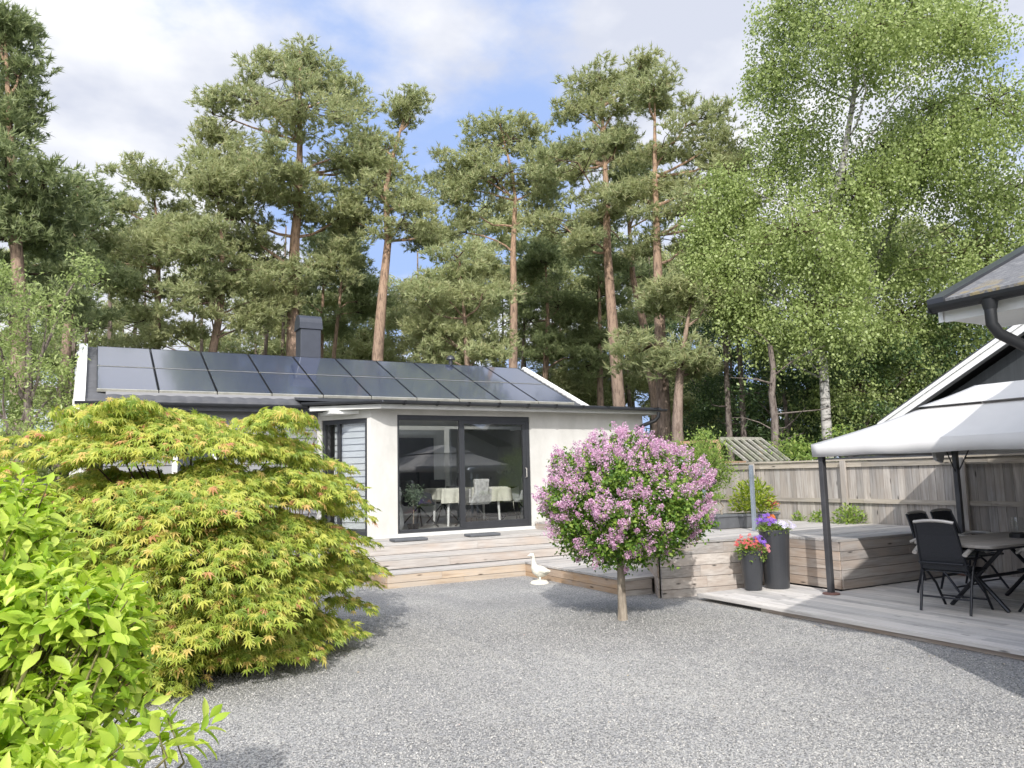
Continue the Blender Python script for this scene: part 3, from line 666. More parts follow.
for a,b in zip(per[:-1],per[1:]):
    for i in range(40):
        t=i/40;x=a[0]+(b[0]-a[0])*t;y=a[1]+(b[1]-a[1])*t;w_o=.006*math.sin(k*.9)+.004*math.sin(k*.37)
        dx,dy=(0,w_o) if abs(b[0]-a[0])>.1 else (w_o,0)
        V+= [(x,y,1.886),(x+dx*.6,y+dy*.6,1.81),(x+dx*1.5,y+dy*1.5,1.735+.006*math.sin(k*.5))];k+=1
n=len(V)//3
for i in range(n):
    j=(i+1)%n
    for q in (0,1): F.append((i*3+q,i*3+q+1,j*3+q+1,j*3+q))
solid(npmesh('valance',V,F,M_canvas,cn,True),.004)
V,F=canopy((8.60,9.98,3.7,5.62),(9.27,9.31,4.05,5.32),2.285,2.53,.03);solid(npmesh('vent_canopy',V,F,M_canvas,gz,True),.006)
m=MB();m.extr([(10.5,6.5,1.83),(10.2,6.5,1.83),(10.28,6.5,1.66),(10.42,6.5,1.62)],(0,.06,0));m.build('rolled_curtain',M_canvas,gz,bevel=.02)
# ------------------------------------------------------------------ garden furniture
ZT=.084
def patio_chair(name,x,y,rz,lab):
    """faces local +x"""
    t=thing(name,lab,'chair',(x,y,ZT),'folding patio chairs round the garden table')
    bp=[(-.17,.43),(-.22,.58),(-.28,.79),(-.33,.925)]
    b=MB()
    b.add([(px,s*(.215-.07*(z-.43)),z) for px,z in bp for s in (-1,1)]+[(px-.012,s*(.215-.07*(z-.43)),z) for px,z in bp for s in (-1,1)],
      [(0,1,3,2),(2,3,5,4),(4,5,7,6),(8,10,11,9),(10,12,13,11),(12,14,15,13),(0,8,9,1),(6,7,15,14),(0,2,10,8),(2,4,12,10),(4,6,14,12),(1,9,11,3),(3,11,13,5),(5,13,15,7)])
    b.build('backrest',M_mesh,t,world=False)
    f_=MB()
    for s in (-1,1): f_.tube([(px-.005,s*(.228-.07*(z-.43)),z) for px,z in [(-.10,.30)]+bp],.0145,8)
    f_.tube([(-.22,-.21,.5),(-.22,.21,.5)],.01,8)
    f_.build('back_frame',M_chair,t,world=False,smooth=True)
    a=MB();a.tube([(-.335,-.20,.925),(-.342,-.10,.94),(-.345,0,.945),(-.342,.10,.94),(-.335,.20,.925)],.017,8,sx=1.0);a.build('top_rail',M_arm,t,world=False,smooth=True)
    s_=MB();s_.box(-.17,.27,-.2,.2,.405,.417);s_.build('seat',M_mesh,t,world=False)
    s_=MB()
    for s in (-1,1): s_.tube([(-.2,s*.215,.41),(.1,s*.215,.415),(.28,s*.215,.42)],.014,8)
    s_.tube([(.28,-.215,.42),(.28,.215,.42)],.014,8);s_.build('seat_frame',M_chair,t,world=False,smooth=True)
    for s in (-1,1):
        l=MB();l.tube([(-.24,s*.245,0),(-.16,s*.245,.3),(-.1,s*.245,.45),(.06,s*.245,.62)],.014,8);l.build('leg',M_chair,t,world=False,smooth=True)
        l=MB();l.tube([(.30,s*.235,0),(.12,s*.235,.25),(-.12,s*.235,.44),(-.2,s*.235,.5)],.014,8);l.build('leg',M_chair,t,world=False,smooth=True)
        r=MB();r.tube([(-.27,s*.25,.60),(-.14,s*.26,.655),(.05,s*.265,.66),(.2,s*.26,.635),(.25,s*.255,.60)],.019,8,sx=1.4);r.build('armrest',M_arm,t,world=False,smooth=True)
    for q in ((-.2,.245,.15),(.22,.235,.11)): k=MB();k.tube([(q[0],-q[1],q[2]),(q[0],q[1],q[2])],.01,8);k.build('stretcher',M_chair,t,world=False)
    t.rotation_euler=(0,0,rz);return t
c0=patio_chair('patio_chair',8.03,5.02,R(8),'nearest dark folding chair at the left end of the garden table, back fully visible')
for x,y,rz,lb in ((9.05,5.72,R(-88),'left of the two dark chairs behind the table, half hidden by the nearest chair'),(9.66,5.80,R(-92),'right of the two dark chairs behind the table, beside the far gazebo post'),(8.66,4.30,R(88),'dark folding chair on the near side of the table, cut by the photo edge')):
    c=copy_tree(c0);c.location=(x,y,ZT);c.rotation_euler=(0,0,rz);c['label']=lb
tb=thing('garden_table','grey slatted garden table with dark metal legs under the gazebo','table',(8.75,4.9,ZT))
def rrect(x0,x1,y0,y1,r,n=6):
    o=[]
    for cx,cy,a in ((x1-r,y0+r,-90),(x1-r,y1-r,0),(x0+r,y1-r,90),(x0+r,y0+r,180)):
        for i in range(n+1): t=R(a+90*i/n);o.append((cx+r*math.cos(t),cy+r*math.sin(t)))
    return o
m=MB();m.prism(rrect(7.87,9.75,4.50,5.36,.09),.755,.785);m.build('tabletop',W_table,tb,bevel=.006)
m=MB();m.prism(rrect(7.95,9.67,4.57,5.29,.06),.725,.754);m.build('apron',M_chair,tb)
for x in (8.30,9.35):
    for s in (-1,1):
        m=MB();m.tube([(x-.22*s,4.62 if s<0 else 5.22,.72),(x+.02*s,4.93,.42),(x+.22*s,4.62 if s>0 else 5.22,.09)] if False else [(x,4.93+s*.28,.72),(x,4.93-s*.30,.09)],.022,8);m.build('leg',M_chair,tb)
m=MB();m.tube([(8.3,4.93,.4),(9.35,4.93,.4)],.018,8);m.build('stretcher',M_chair,tb)
lt=thing('storm_lantern','glass lantern on a dark base on the garden table','lantern',(9.02,4.86,.786))
m=MB();m.lathe((9.02,4.86,.786),[(.085,0),(.085,.04),(.07,.05)],18);m.build('base',M_black,lt)
m=MB();m.lathe((9.02,4.86,.838),[(.062,0),(.07,.08),(.062,.17)],18);m.build('glass_cylinder',M_glass,lt,smooth=True)
# ------------------------------------------------------------------ tall pots with flowers
def ribbed_pot(t,c,rb,rt,h,mat):
    n=72;prof=[(rb*.96,0),(rb,.012),(rt,h-.03),(rt*1.03,h-.02),(rt*1.03,h),(rt*.93,h),(rt*.9,h-.05)]
    V=[];F=[]
    for i,(r,z) in enumerate(prof):
        for k in range(n):
            rr=r*(1+(.018 if (k%3==0) else 0)*(1 if 1<=i<=2 else 0));V.append((c[0]+rr*math.cos(2*PI*k/n),c[1]+rr*math.sin(2*PI*k/n),c[2]+z))
    for i in range(len(prof)-1):
        for k in range(n): F.append((i*n+k,i*n+(k+1)%n,(i+1)*n+(k+1)%n,(i+1)*n+k))
    m=MB();m.add(V,F);m.build('pot',mat,t,smooth=True)
    m=MB();m.lathe((c[0],c[1],c[2]+h-.06),[(rt*.92,0),(rt*.5,.01)],24);m.build('soil',M_soil,t)
OV=np.array([(0,0,0),(.3,.2,.04),(.7,.17,.02),(1,0,-.06),(.7,-.17,.02),(.3,-.2,.04)]);OF=[(0,1,2),(0,2,3),(0,3,4),(0,4,5)]
def flower_tmpl():
    V=[(0,0,0)];F=[]
    for k in range(5):
        a=2*PI*k/5;V+=[(math.cos(a-.45)*.8,math.sin(a-.45)*.8,.15),(math.cos(a)*1.05,math.sin(a)*1.05,.08),(math.cos(a+.45)*.8,math.sin(a+.45)*.8,.15)];b=1+3*k;F+=[(0,b,b+1),(0,b+1,b+2)]
    return np.array(V),F
FLV,FLF=flower_tmpl()
def flowers(t,name,c,r,h,n,mat,s=.028,az=None):
    a=rng.uniform(0,2*PI,n) if az is None else R(az)+rng.normal(0,.7,n)
    rr=r*np.sqrt(rng.random(n));P=np.c_[c[0]+rr*np.cos(a),c[1]+rr*np.sin(a),c[2]+h*rng.uniform(.45,1.05,n)*np.sqrt(np.maximum(.05,1-(rr/r)**2*.8))]
    nn=norm(np.c_[np.cos(a)*.6,np.sin(a)*.6,np.full(n,.7)]+rng.normal(0,.35,(n,3))+np.array([-.3,-.5,0]));ax=norm(np.cross(nn,rdir(n)))
    V,F=leaves(P,ax,nn,s*rng.uniform(.7,1.2,n),FLV,FLF);npmesh(name,V,F,mat,t)
def herb(t,c,r,h,n,mat,ls,droop=0,name='foliage'):
    P=rdir(n)*(rng.random((n,1))**.4)*np.array([r,r,h]);P[:,2]=np.abs(P[:,2])*np.where(rng.random(n)<droop,-1,1)
    ax=norm(P*[1,1,.4]+rng.normal(0,.12,(n,3))+[0,0,.05]);nn=norm(rng.normal(0,.4,(n,3))+[0,0,1])
    V,F=leaves(P+np.array(c),ax,nn,ls*rng.uniform(.6,1.2,n),OV,OF);npmesh(name,V,F,mat,t)
pa_=thing('potted_geranium','shorter ribbed charcoal pot with coral and violet flowers by the deck wall','flower pot',(7.46,7.28,ZT))
ribbed_pot(pa_,(7.46,7.28,ZT),.105,.15,.50,M_pot);herb(pa_,(7.46,7.28,.56),.20,.15,800,L_light,.05,.25)
flowers(pa_,'coral_blossoms',(7.40,7.28,.58),.17,.20,75,P_red,.021);flowers(pa_,'violet_blossoms',(7.52,7.20,.60),.09,.16,22,P_violet,.026);flowers(pa_,'pink_blossoms',(7.57,7.16,.48),.13,.17,30,P_pink,.024)
pb_=thing('potted_pansies','taller ribbed charcoal pot with violet and white pansies','flower pot',(7.82,7.22,ZT))
ribbed_pot(pb_,(7.82,7.22,ZT),.15,.185,.74,M_pot);herb(pb_,(7.82,7.22,.80),.20,.11,700,L_light,.05,.2)
flowers(pb_,'violet_blossoms',(7.74,7.26,.85),.14,.17,45,P_violet,.026);flowers(pb_,'white_blossoms',(7.90,7.14,.81),.15,.13,40,P_whitep,.027);flowers(pb_,'orange_blossoms',(7.89,7.32,.90),.06,.1,12,P_orange,.03)
pc_=thing('potted_begonia','dark pot with pink flowers on the terrace edge at the right photo border','flower pot',(7.01,3.55,ZT))
ribbed_pot(pc_,(7.01,3.55,ZT),.09,.14,.30,M_pot);herb(pc_,(7.01,3.55,.36),.14,.09,260,L_light,.05,.2);flowers(pc_,'pink_blossoms',(6.99,3.57,.38),.14,.12,26,P_pink,.03)
# a pot outside the frame, meant only for its shadow, is not built
# ------------------------------------------------------------------ goose statue
gs=thing('goose_statue','white stone goose statue standing on the gravel beside the steps','statue',(5.94,10.02,0))
def rot2(x,y,z,a=R(165)): return (5.94+x*math.cos(a)-y*math.sin(a),10.02+x*math.sin(a)+y*math.cos(a),z)
m=MB()
sp_=[(-.17,.17,.012),(-.13,.165,.04),(-.07,.165,.078),(0,.175,.092),(.05,.205,.08),(.075,.25,.055),(.082,.30,.036),(.085,.35,.029),(.088,.39,.027),(.10,.415,.032),(.125,.42,.027),(.15,.41,.014),(.175,.405,.008)]
m.tube([rot2(x,0,z) for x,z,_ in sp_],[r*.95 for *_,r in sp_],14)
m.build('body',M_goose,gs,smooth=True)
for s in (-1,1):
    m=MB();m.tube([rot2(-.15,s*.05,.17),rot2(-.06,s*.08,.18),rot2(.03,s*.07,.19)],[.012,.035,.02],8);m.build('wing',M_goose,gs,smooth=True)
    m=MB();m.tube([rot2(0,s*.03,.10),rot2(0,s*.035,.03)],.016,8);m.build('leg',M_goose,gs)
m=MB();m.lathe((*rot2(0,0,0)[:2],-.01),[(.14,0),(.14,.02),(.11,.05),(.05,.06)],20);m.build('plinth',M_goose,gs)
# ------------------------------------------------------------------ planters, steel posts on the raised deck
for x,y,lb,s in ((8.70,9.05,'smaller grey planter box with a bare twisted stem near the fence',.26),(9.25,8.95,'wider grey planter box with a bushy yellow green plant',.40)):
    t=thing('planter_box',lb,'planter',(x,y,ZR))
    m=MB();a=.18;m.add([(x-s*.85,y-a*.85,ZR+.005),(x+s*.85,y-a*.85,ZR+.005),(x+s*.85,y+a*.85,ZR+.005),(x-s*.85,y+a*.85,ZR+.005),(x-s,y-a,ZR+.2),(x+s,y-a,ZR+.2),(x+s,y+a,ZR+.2),(x-s,y+a,ZR+.2)],[(0,3,2,1),(4,5,6,7),(0,1,5,4),(1,2,6,5),(2,3,7,6),(3,0,4,7)]);m.box(x-s-.012,x+s+.012,y-a-.012,y+a+.012,ZR+.18,ZR+.215);m.build('box',M_plant,t,bevel=.008)
    if s<.3:
        m=MB();m.tube([(x,y,ZR+.2),(x-.03,y,ZR+.28),(x+.05,y,ZR+.33),(x-.06,y+.02,ZR+.45),(x-.12,y,ZR+.5)],[.018,.016,.013,.01,.006],8);m.build('stem',M_lbark,t)
        herb(t,(x-.1,y,ZR+.45),.16,.07,120,L_light,.06)
    else:
        herb(t,(x+.02,y,ZR+.24),.36,.52,1500,leafmat('box bush leaves',[(0,(.12,.18,.03)),(.6,(.30,.38,.05)),(1,(.45,.48,.10))]),.075,.05)
        herb(t,(x+.26,y-.15,ZR+.3),.14,.14,120,P_red,.04,name='red_leaves')
for x,y,z1,lb in ((8.62,8.32,1.66,'pale galvanised steel post in front of the planter boxes'),(8.40,9.10,1.64,'pale galvanised steel post beside the lilac crown')):
    m=MB();m.box(x-.025,x+.025,y-.025,y+.025,ZR+.004,z1);o=m.build('steel_post',M_steel,None,bevel=.004);tag(o,lb,'post')
m=MB();m.box(8.44,8.62,9.06,9.14,1.38,1.46);tag(m.build('rail_light',M_black,bevel=.01),'small black lamp box mounted by the steel post','lamp')
t=thing('garden_lamp','small grey capped garden lamp among light green shrub leaves','lamp',(8.15,9.3,ZR))
m=MB();m.tube([(8.15,9.3,ZR),(8.15,9.3,1.72)],.014,8);m.build('pole',M_steel,t);m=MB();m.lathe((8.15,9.3,1.70),[(.05,0),(.05,.05),(.11,.055),(.09,.09),(.02,.11)],16);m.build('cap',M_steel,t,smooth=True)
for i,(x,y,r,h,n,lb) in enumerate(((10.75,8.35,.26,.30,420,'largest leafy plant at the foot of the fence by the gazebo post'),(10.75,8.95,.16,.17,150,'small leafy sprig at the foot of the fence, right of the planter boxes'),(10.78,9.4,.10,.13,90,'tiny sprig at the foot of the fence behind the pansies'))):
    t=thing('fence_plant',lb,'plant',(x,y,ZR),'plants at the foot of the fence');herb(t,(x,y,ZR),r,h,n,L_light,.07)
# ------------------------------------------------------------------ greenhouse frame behind the fence
gh=thing('greenhouse','weathered greenhouse frame with a slanting glazing bar roof behind the fence','greenhouse',(12,12,0))
W_gh=wood('greenhouse timber',[(.15,.14,.12),(.27,.26,.23),(.38,.37,.34),(.18,.2,.12)],'Y')
W_gho=wood('orange timber',[(.3,.17,.1),(.45,.28,.17),(.5,.35,.24),(.4,.3,.22)],'Z')
m=MB();m.add([(11.5,11.9,2.215),(12.7,11.9,2.215),(12.7,11.2,1.73),(11.5,11.2,1.73)],[(0,1,2,3)]);m.build('pane',glassmat('old glass',(.55,.6,.52),.7),gh)
for x in np.linspace(11.5,12.7,7):
    m=MB();m.beam((x,11.92,2.24),(x,11.18,1.75),.045,.05);m.build('rafter',W_gh,gh)
m=MB();m.beam((11.5,11.92,2.25),(12.7,11.92,2.25),.05,.06);m.build('ridge_beam',W_gh,gh);m=MB();m.beam((11.5,11.18,1.72),(12.7,11.18,1.72),.05,.06);m.build('eave_beam',W_gh,gh)
m=MB()
for a,b in (((11.5,12.5,0),(11.5,12.5,2.2)),((11.5,12.2,0),(11.5,12.2,2.22)),((11.5,11.95,0),(11.5,11.95,2.2)),((11.5,11.95,2.2),(11.5,13.1,2.22)),((11.5,11.2,1.74),(11.5,13.1,1.76)),((12.7,11.95,0),(12.7,11.95,2.2)),((11.5,11.2,0),(11.5,11.2,1.7)),((11.5,13.1,0),(11.5,13.1,2.2))): m.beam(a,b,.06,.06)
m.build('frame',W_gho,gh)
# ------------------------------------------------------------------ neighbouring buildings
sh=thing('garden_shed','low dark felt roof of a shed just above the fence','shed',(12.5,8,0))
m=MB();m.box(11.95,13.4,6.6,9.6,0,1.70);m.build('wall',M_dsiding,sh);m=MB();m.extr([(11.8,6.4,1.74),(11.8,9.8,1.72),(11.8,9.8,1.76),(11.8,6.4,1.82)],(2,0,0));m.build('roof',M_tile,sh)
an=thing('neighbour_house','charcoal clad gabled building with white barge boards behind the gazebo','building',(16,5,0))
yp,zp_,ya_,za_=4.0,5.25,9.2,2.43   # ridge and eave in the gable plane X=13
m=MB();m.extr([(13.35,ya_-.3,0),(13.35,ya_-.3,za_-.02),(13.35,yp,zp_-.2),(13.35,yp*2-ya_+.3,za_-.02),(13.35,yp*2-ya_+.3,0)],(7,0,0));m.build('wall',M_dsiding,an)
sl2=(zp_-za_)/(ya_-yp)
for s in (1,-1):
    e=(yp+s*(ya_-yp),za_)
    m=MB();m.extr([(12.98,yp,zp_+.06),(12.98,e[0]+s*.1,e[1]-.1*sl2+.06),(12.98,e[0]+s*.1,e[1]-.1*sl2+.0),(12.98,yp,zp_)],(7.5,0,0));m.build('roof',M_tile,an)
    m=MB();m.extr([(12.95,yp,zp_+.0),(12.95,e[0]+s*.08,e[1]-.08*sl2),(12.95,e[0]+s*.08,e[1]-.2),(12.95,yp,zp_-.2)],(.028,0,0));m.extr([(12.925,yp,zp_+.01),(12.925,e[0]+s*.08,e[1]+.01-.08*sl2),(12.925,e[0]+s*.08,e[1]-.09),(12.925,yp,zp_-.08)],(.024,0,0));m.build('barge_board',M_white,an)
    m=MB();m.extr([(12.98,yp,zp_-.02),(12.98,e[0],e[1]-.02),(12.98,e[0],e[1]-.06),(12.98,yp,zp_-.06)],(.37,0,0));m.build('soffit',M_whiteg,an)
# own house at the right, roof corner overhead
nh=thing('near_house','corner of a shingled house roof with black gutter overhead at right','house',(7.5,-2,0))
EX,EY,EZ,SL=4.8,2.99,2.66,.425
def shingle():
    m,nt,b=newmat('grey shingles')
    v=objco(nt);f=noise(nt,26,v,6,.7);c=ramp(nt,f,[(.3,(.075,.078,.085)),(.55,(.15,.15,.155)),(.75,(.26,.26,.25))])
    sp=nt.nodes.new('ShaderNodeSeparateXYZ');nt.links.new(v,sp.inputs[0])
    mr=nt.nodes.new('ShaderNodeMapRange');mr.inputs[1].default_value=-2.35;mr.inputs[2].default_value=-2.65;nt.links.new(sp.outputs['X'],mr.inputs[0])
    ms=nt.nodes.new('ShaderNodeMath');ms.operation='MULTIPLY';nt.links.new(mr.outputs[0],ms.inputs[0]);nt.links.new(ramp(nt,noise(nt,9,v),[(.5,(0,0,0)),(.56,(1,1,1))]),ms.inputs[1])
    nt.links.new(mixc(nt,c,(.22,.18,.10),ms.outputs[0]),b.inputs['Base Color']);b.inputs['Roughness'].default_value=.85;bump(nt,f,b,.6,.02);return m
m=MB();m.extr([(EX,-7,EZ),(EX+4,-7,EZ+4*SL),(EX+8,-7,EZ),(EX+8,-7,EZ-.07),(EX+4,-7,EZ+4*SL-.07),(EX,-7,EZ-.05)],(0,EY+7-.02,0));m.build('roof',shingle(),nh)
m=MB();m.extr([(EX-.02,EY-.10,EZ+.012),(EX+4,EY-.10,EZ+4*SL+.025),(EX+4,EY-.10,EZ+4*SL-.08),(EX-.02,EY-.10,EZ-.06)],(0,.11,0));m.build('verge_flashing',M_gut,nh)
m=MB();m.box(EX+.06,EX+.085,-7,EY-.05,EZ-.14,EZ-.03);m.extr([(EX+.05,EY-.045,EZ-.14),(EX+4,EY-.045,EZ+4*SL-.20),(EX+4,EY-.045,EZ+4*SL-.085),(EX+.05,EY-.045,EZ-.06)],(0,.03,0));m.build('fascia',M_white,nh)
m=MB();m.box(EX+.09,5.5,-7,EY-.06,EZ-.13,EZ-.11);m.build('soffit',M_white,nh)
m=MB();gutter(m,[(EX-.03,-7,EZ-.035),(EX-.03,EY-.03,EZ-.035)],.052);m.box(EX-.08,EX+.02,EY-.032,EY-.028,EZ-.09,EZ-.03);g2=m.build('gutter',M_black,nh)
m=MB();m.tube([(EX-.03,2.60,EZ-.07),(EX-.03,2.60,EZ-.13)],[.05,.036],12);m.tube([(EX-.03,2.60,EZ-.12),(EX-.03,2.60,EZ-.22),(EX+.01,2.585,EZ-.28),(EX+.35,2.38,EZ-.50),(EX+.43,2.30,EZ-.62),(EX+.45,2.30,EZ-.75),(EX+.45,2.30,.1)],.034,14);m.build('downpipe',M_black,g2,smooth=True)
m=MB();m.extr([(5.35,-7,0),(12.4,-7,0),(12.4,-7,EZ-.1),(EX+4,-7,EZ+4*SL-.25),(5.35,-7,EZ-.02)],(0,9.6,0));m.build('wall',M_render,nh)
# ------------------------------------------------------------------ lilac standard
ll=thing('lilac_tree','round pink flowering lilac on a single bare stem in the gravel','tree',(5.19,7.0,0))
m=MB();m.tube([(5.19,7.0,-.05),(5.20,7.01,.12),(5.19,7.0,.35),(5.21,7.02,.62),(5.24,7.02,.85),(5.28,7.0,1.2)],[.06,.05,.043,.042,.035,.02],14)
for i in range(34):
    a=rng.uniform(0,2*PI);e=rng.uniform(.1,1.3);q=Vector((math.cos(a)*math.cos(e)*.8,math.sin(a)*math.cos(e)*.8,math.sin(e)*.85-.1));o=Vector((5.22,7.01,rng.uniform(.55,.85)));m.tube([o,o+q*.5+Vector((0,0,.05)),o+q],[.013,.008,.003],6)
m.build('trunk',M_lbark,ll,smooth=True)
lc=np.array([5.265,7.02,1.22])
def lil_r(dv):
    """uneven radius of the crown"""
    return 1+.04*dv[:,0]*1+.08*np.sin(dv[:,0]*5+1)*np.sin(dv[:,1]*6+2)+.06*np.sin(dv[:,2]*9+dv[:,0]*7)+.03*np.sin(dv[:,1]*17)
def ell(n,inner):
    dv=rdir(n);r=lil_r(dv)*(inner+(1-inner)*rng.random(n)**.6)
    az_=np.where(dv[:,2]>0,.84,.70)
    return dv,lc+dv*np.c_[r*1.0,r*1.0,r*az_]*.875
n=2500;dv,P=ell(n,.45)   # twigs each with leaf pairs
k=14;T=norm(dv+rng.normal(0,.5,(n,3))+[0,0,.25])
PP=np.repeat(P,k,0)+np.repeat(T,k,0)*rng.uniform(-.06,.09,(n*k,1))+rng.normal(0,.03,(n*k,3))
ax=norm(rdir(n*k)+np.repeat(T,k,0)*.7);nn=norm(np.repeat(dv,k,0)*.6+[0,0,.6]+rng.normal(0,.5,(n*k,3)))
V,F=leaves(PP,ax,nn,rng.uniform(.03,.055,n*k),np.array([(0,0,0),(.4,.33,.06),(1,0,-.05),(.4,-.33,.06)]),[(0,1,2),(0,2,3)])
npmesh('foliage',V,F,L_lil,ll)
n=560;dv,P=ell(n*3,.96);pick=(rng.random(3*n)<np.clip(.62+dv[:,2]*.75+.3*np.sin(dv[:,0]*7)*np.sin(dv[:,1]*6+dv[:,2]*5),.03,1));dv=dv[pick][:n];P=P[pick][:n];n=len(P)
k=80;T=norm(dv*.8+[0,0,.55]+rng.normal(0,.25,(n,3)));s=rng.random((n*k,1));L=rng.uniform(.08,.17,(n,1)).repeat(k,0)
PP=np.repeat(P,k,0)+np.repeat(T,k,0)*s*L+rdir(n*k)*(1-s*.7)*L*.42
V,F=leaves(PP,rdir(n*k),rdir(n*k),rng.uniform(.009,.016,n*k),np.array([(-.7,-.5,0),(.7,-.5,0),(.5,.8,0.2)]),[(0,1,2)])
npmesh('blossom',V,F,P_lil,ll)
# ------------------------------------------------------------------ japanese maple
def maple_tmpl():
    V=[(0,0,0)];F=[]
    for a,l in ((-2.0,.45),(-1.25,.75),(-.6,.95),(0,1.1),(.6,.95),(1.25,.75),(2.0,.45)):
        c,s=math.cos(a),math.sin(a);b=len(V)
        dz=-.28*l*l
        V+=[(c*l*.38-s*.11*l,s*l*.38+c*.11*l,-.02),(c*l,s*l,dz),(c*l*.38+s*.11*l,s*l*.38-c*.11*l,-.02)]
        F+=[(0,b+2,b+1),(0,b+1,b)]
    return np.array(V),F
MV,MF=maple_tmpl()
mp=thing('japanese_maple','wide japanese maple with layered yellow green leaves tipped orange','shrub',(1.05,8.0,0))
mc=np.array([1.02,7.95,0.0])
pads=[];mc=np.array([.86,8.05,0.0])
def mpad(n,zlo,zhi,a0,a1,inner=.55,smin=.26,smax=.48):
    for i in range(n):
        z=zlo+(zhi-zlo)*rng.random()**.85;a=rng.uniform(a0,a1)
        rad=1.50*math.sqrt(max(.04,1-((z-.95)/1.42)**2))*(1+.09*math.sin(3*a+1)+.07*math.sin(5*a+z*3))
        rr=rad*(inner+(1-inner)*rng.random()**.5)
        zq=round((z+.09*math.sin(2.3*a))/.42)*.42-.09*math.sin(2.3*a)+rng.normal(0,.045)
        pads.append((mc[0]+rr*math.cos(a),mc[1]+rr*math.sin(a),max(.2,zq)-.14*(rr/1.6)**2,a,rng.uniform(smin,smax)))
mpad(95,.34,2.2,0,2*PI,.5,.3,.5)
mpad(62,.30,1.95,R(-165),R(-15),.70,.28,.46)
mpad(26,.2,1.0,R(-150),R(-30),.35,.25,.4)
mpad(30,.45,2.0,0,2*PI,.15,.35,.5)
mpad(26,.35,2.3,0,2*PI,1.02,.14,.22)
pads+= [(mc[0]+rng.uniform(-.9,.9),mc[1]+rng.uniform(-.7,.7),2.22+rng.uniform(-.06,.14),rng.uniform(0,6),.36) for _ in range(18)]
for px_,py_,pz_ in ((.1,7.3,1.98),(.5,7.1,1.9),(-.2,7.5,2.0),(.8,7.2,2.0),(1.3,7.3,1.95),(2.42,8.25,1.65),(2.50,8.2,1.3),(2.5,8.2,.85),(2.55,8.1,.6),(2.3,7.6,.45),(2.1,7.3,.3),(.5,6.75,.36),(.35,6.6,.22),(.7,6.65,.4),(.55,6.55,.25),(-.6,7.6,1.8),(-.7,7.9,1.95),(-.45,8.2,2.1),(-.85,8.0,1.85),(2.55,8.2,1.02),(2.35,8.3,1.82),(2.62,8.15,.72),(1.5,6.9,.3),(1.2,6.75,.28)):
    pads.append((px_,py_,pz_,math.atan2(py_-mc[1],px_-mc[0]),.27))
PP=[];AX=[];NN=[]
for (x,y,z,a,s) in pads:
    k=int(270*(s/.4)**2)
    u=rng.uniform(-1,1,k);v=rng.uniform(-1,1,k);kk=u*u+v*v<1;u=u[kk];v=v[kk];k=len(u)
    ca,sa=math.cos(a),math.sin(a);r2=u*u+v*v
    lx=u*s*1.15;ly=v*s*.85
    zz_=z-.25*s*(u+.2)-.30*s*r2+rng.normal(0,.012,k)+.05*s*np.sin(9*u+z*5)*np.cos(8*v)
    PP.append(np.c_[x+lx*ca-ly*sa,y+lx*sa+ly*ca,zz_])
    out=np.c_[u*ca-v*sa+ca*.7,u*sa+v*ca+sa*.7,-.45-rng.random(k)*.7]+rng.normal(0,.35,(k,3));AX.append(norm(out))
    NN.append(norm(np.c_[u*ca-v*sa,u*sa+v*ca,np.full(k,1.1)]*[.7,.7,1]+rng.normal(0,.3,(k,3))))
PP=np.vstack(PP);AX=np.vstack(AX);NN=np.vstack(NN)
V,F=leaves(PP,AX,NN,rng.uniform(.05,.088,len(PP)),MV,MF);npmesh('foliage',V,F,L_maple,mp)
m=MB();m.tube([(.9,8.05,-.05),(.86,8.05,.25),(.88,8.05,.5)],[.11,.09,.07],10)
for (x,y,z,a,s) in pads[::5]:
    o=Vector((.88,8.05,rng.uniform(.15,.55)));e=Vector((x,y,z-.08));mid=o.lerp(e,.5)+Vector((0,0,-.05+.25*(z>1)));m.tube([o,mid,e],[.022,.011,.003],6)
m.build('trunk',M_dbark,mp)
# ------------------------------------------------------------------ bright broad-leaved shrub close to the camera
def broad_tmpl():
    V=[];F=[];prof=[(0,0),(.16,.10),(.38,.20),(.6,.19),(.82,.09),(1,0)]
    for x,w in prof: z=-.28*(x-.25)**2;V+=[(x,w,z+.05*(w>0)*1.0),(x,0,z-.012),(x,-w,z+.05*(w>0))]
    for i in range(len(prof)-1):
        b=i*3;F+=[(b,b+1,b+4,b+3),(b+1,b+2,b+5,b+4)]
    return np.array(V),F
BV,BF=broad_tmpl()
vb=thing('viburnum_shrub','bright lime green broad leaved shrub close by at the lower left','shrub',(-.45,2.35,0))
lobes_=[(-.46,2.85,1.24,.50,.50,.47),(-.10,2.68,1.14,.29,.34,.30),(.06,2.55,1.22,.14,.2,.14),(.03,2.6,1.0,.2,.2,.2),(-.40,2.45,.80,.5,.42,.38),(-.08,2.42,.95,.2,.25,.18),(-.9,2.8,.8,.5,.5,.65),(-.20,2.12,.93,.27,.20,.12),(.04,2.14,.97,.17,.14,.08),(.20,2.16,.985,.11,.10,.05),(-.42,2.05,.92,.22,.18,.14),(-.1,2.1,.82,.2,.15,.1),(-.26,2.95,1.45,.25,.3,.22)]
S=[];TT=[]
m=MB()
for (x,y,z,a,b,c) in lobes_:
    k=int(190*(a+b)*c/.25)
    dv=rdir(k);dv[:,2]=np.where(dv[:,2]<-.3,-dv[:,2],dv[:,2])
    rr=(.45+.55*rng.random((k,1))**.5);S.append(np.array([x,y,z])+dv*rr*[a,b,c])
    TT.append(norm(dv*[1,1,.6]+[0,0,.55]+rng.normal(0,.3,(k,3))))
S=np.vstack(S);TT=np.vstack(TT);n=len(S);print('shoots',n)
k=7
phi=np.tile(np.arange(k)*2.4,n)+np.repeat(rng.uniform(0,6.3,n),k)
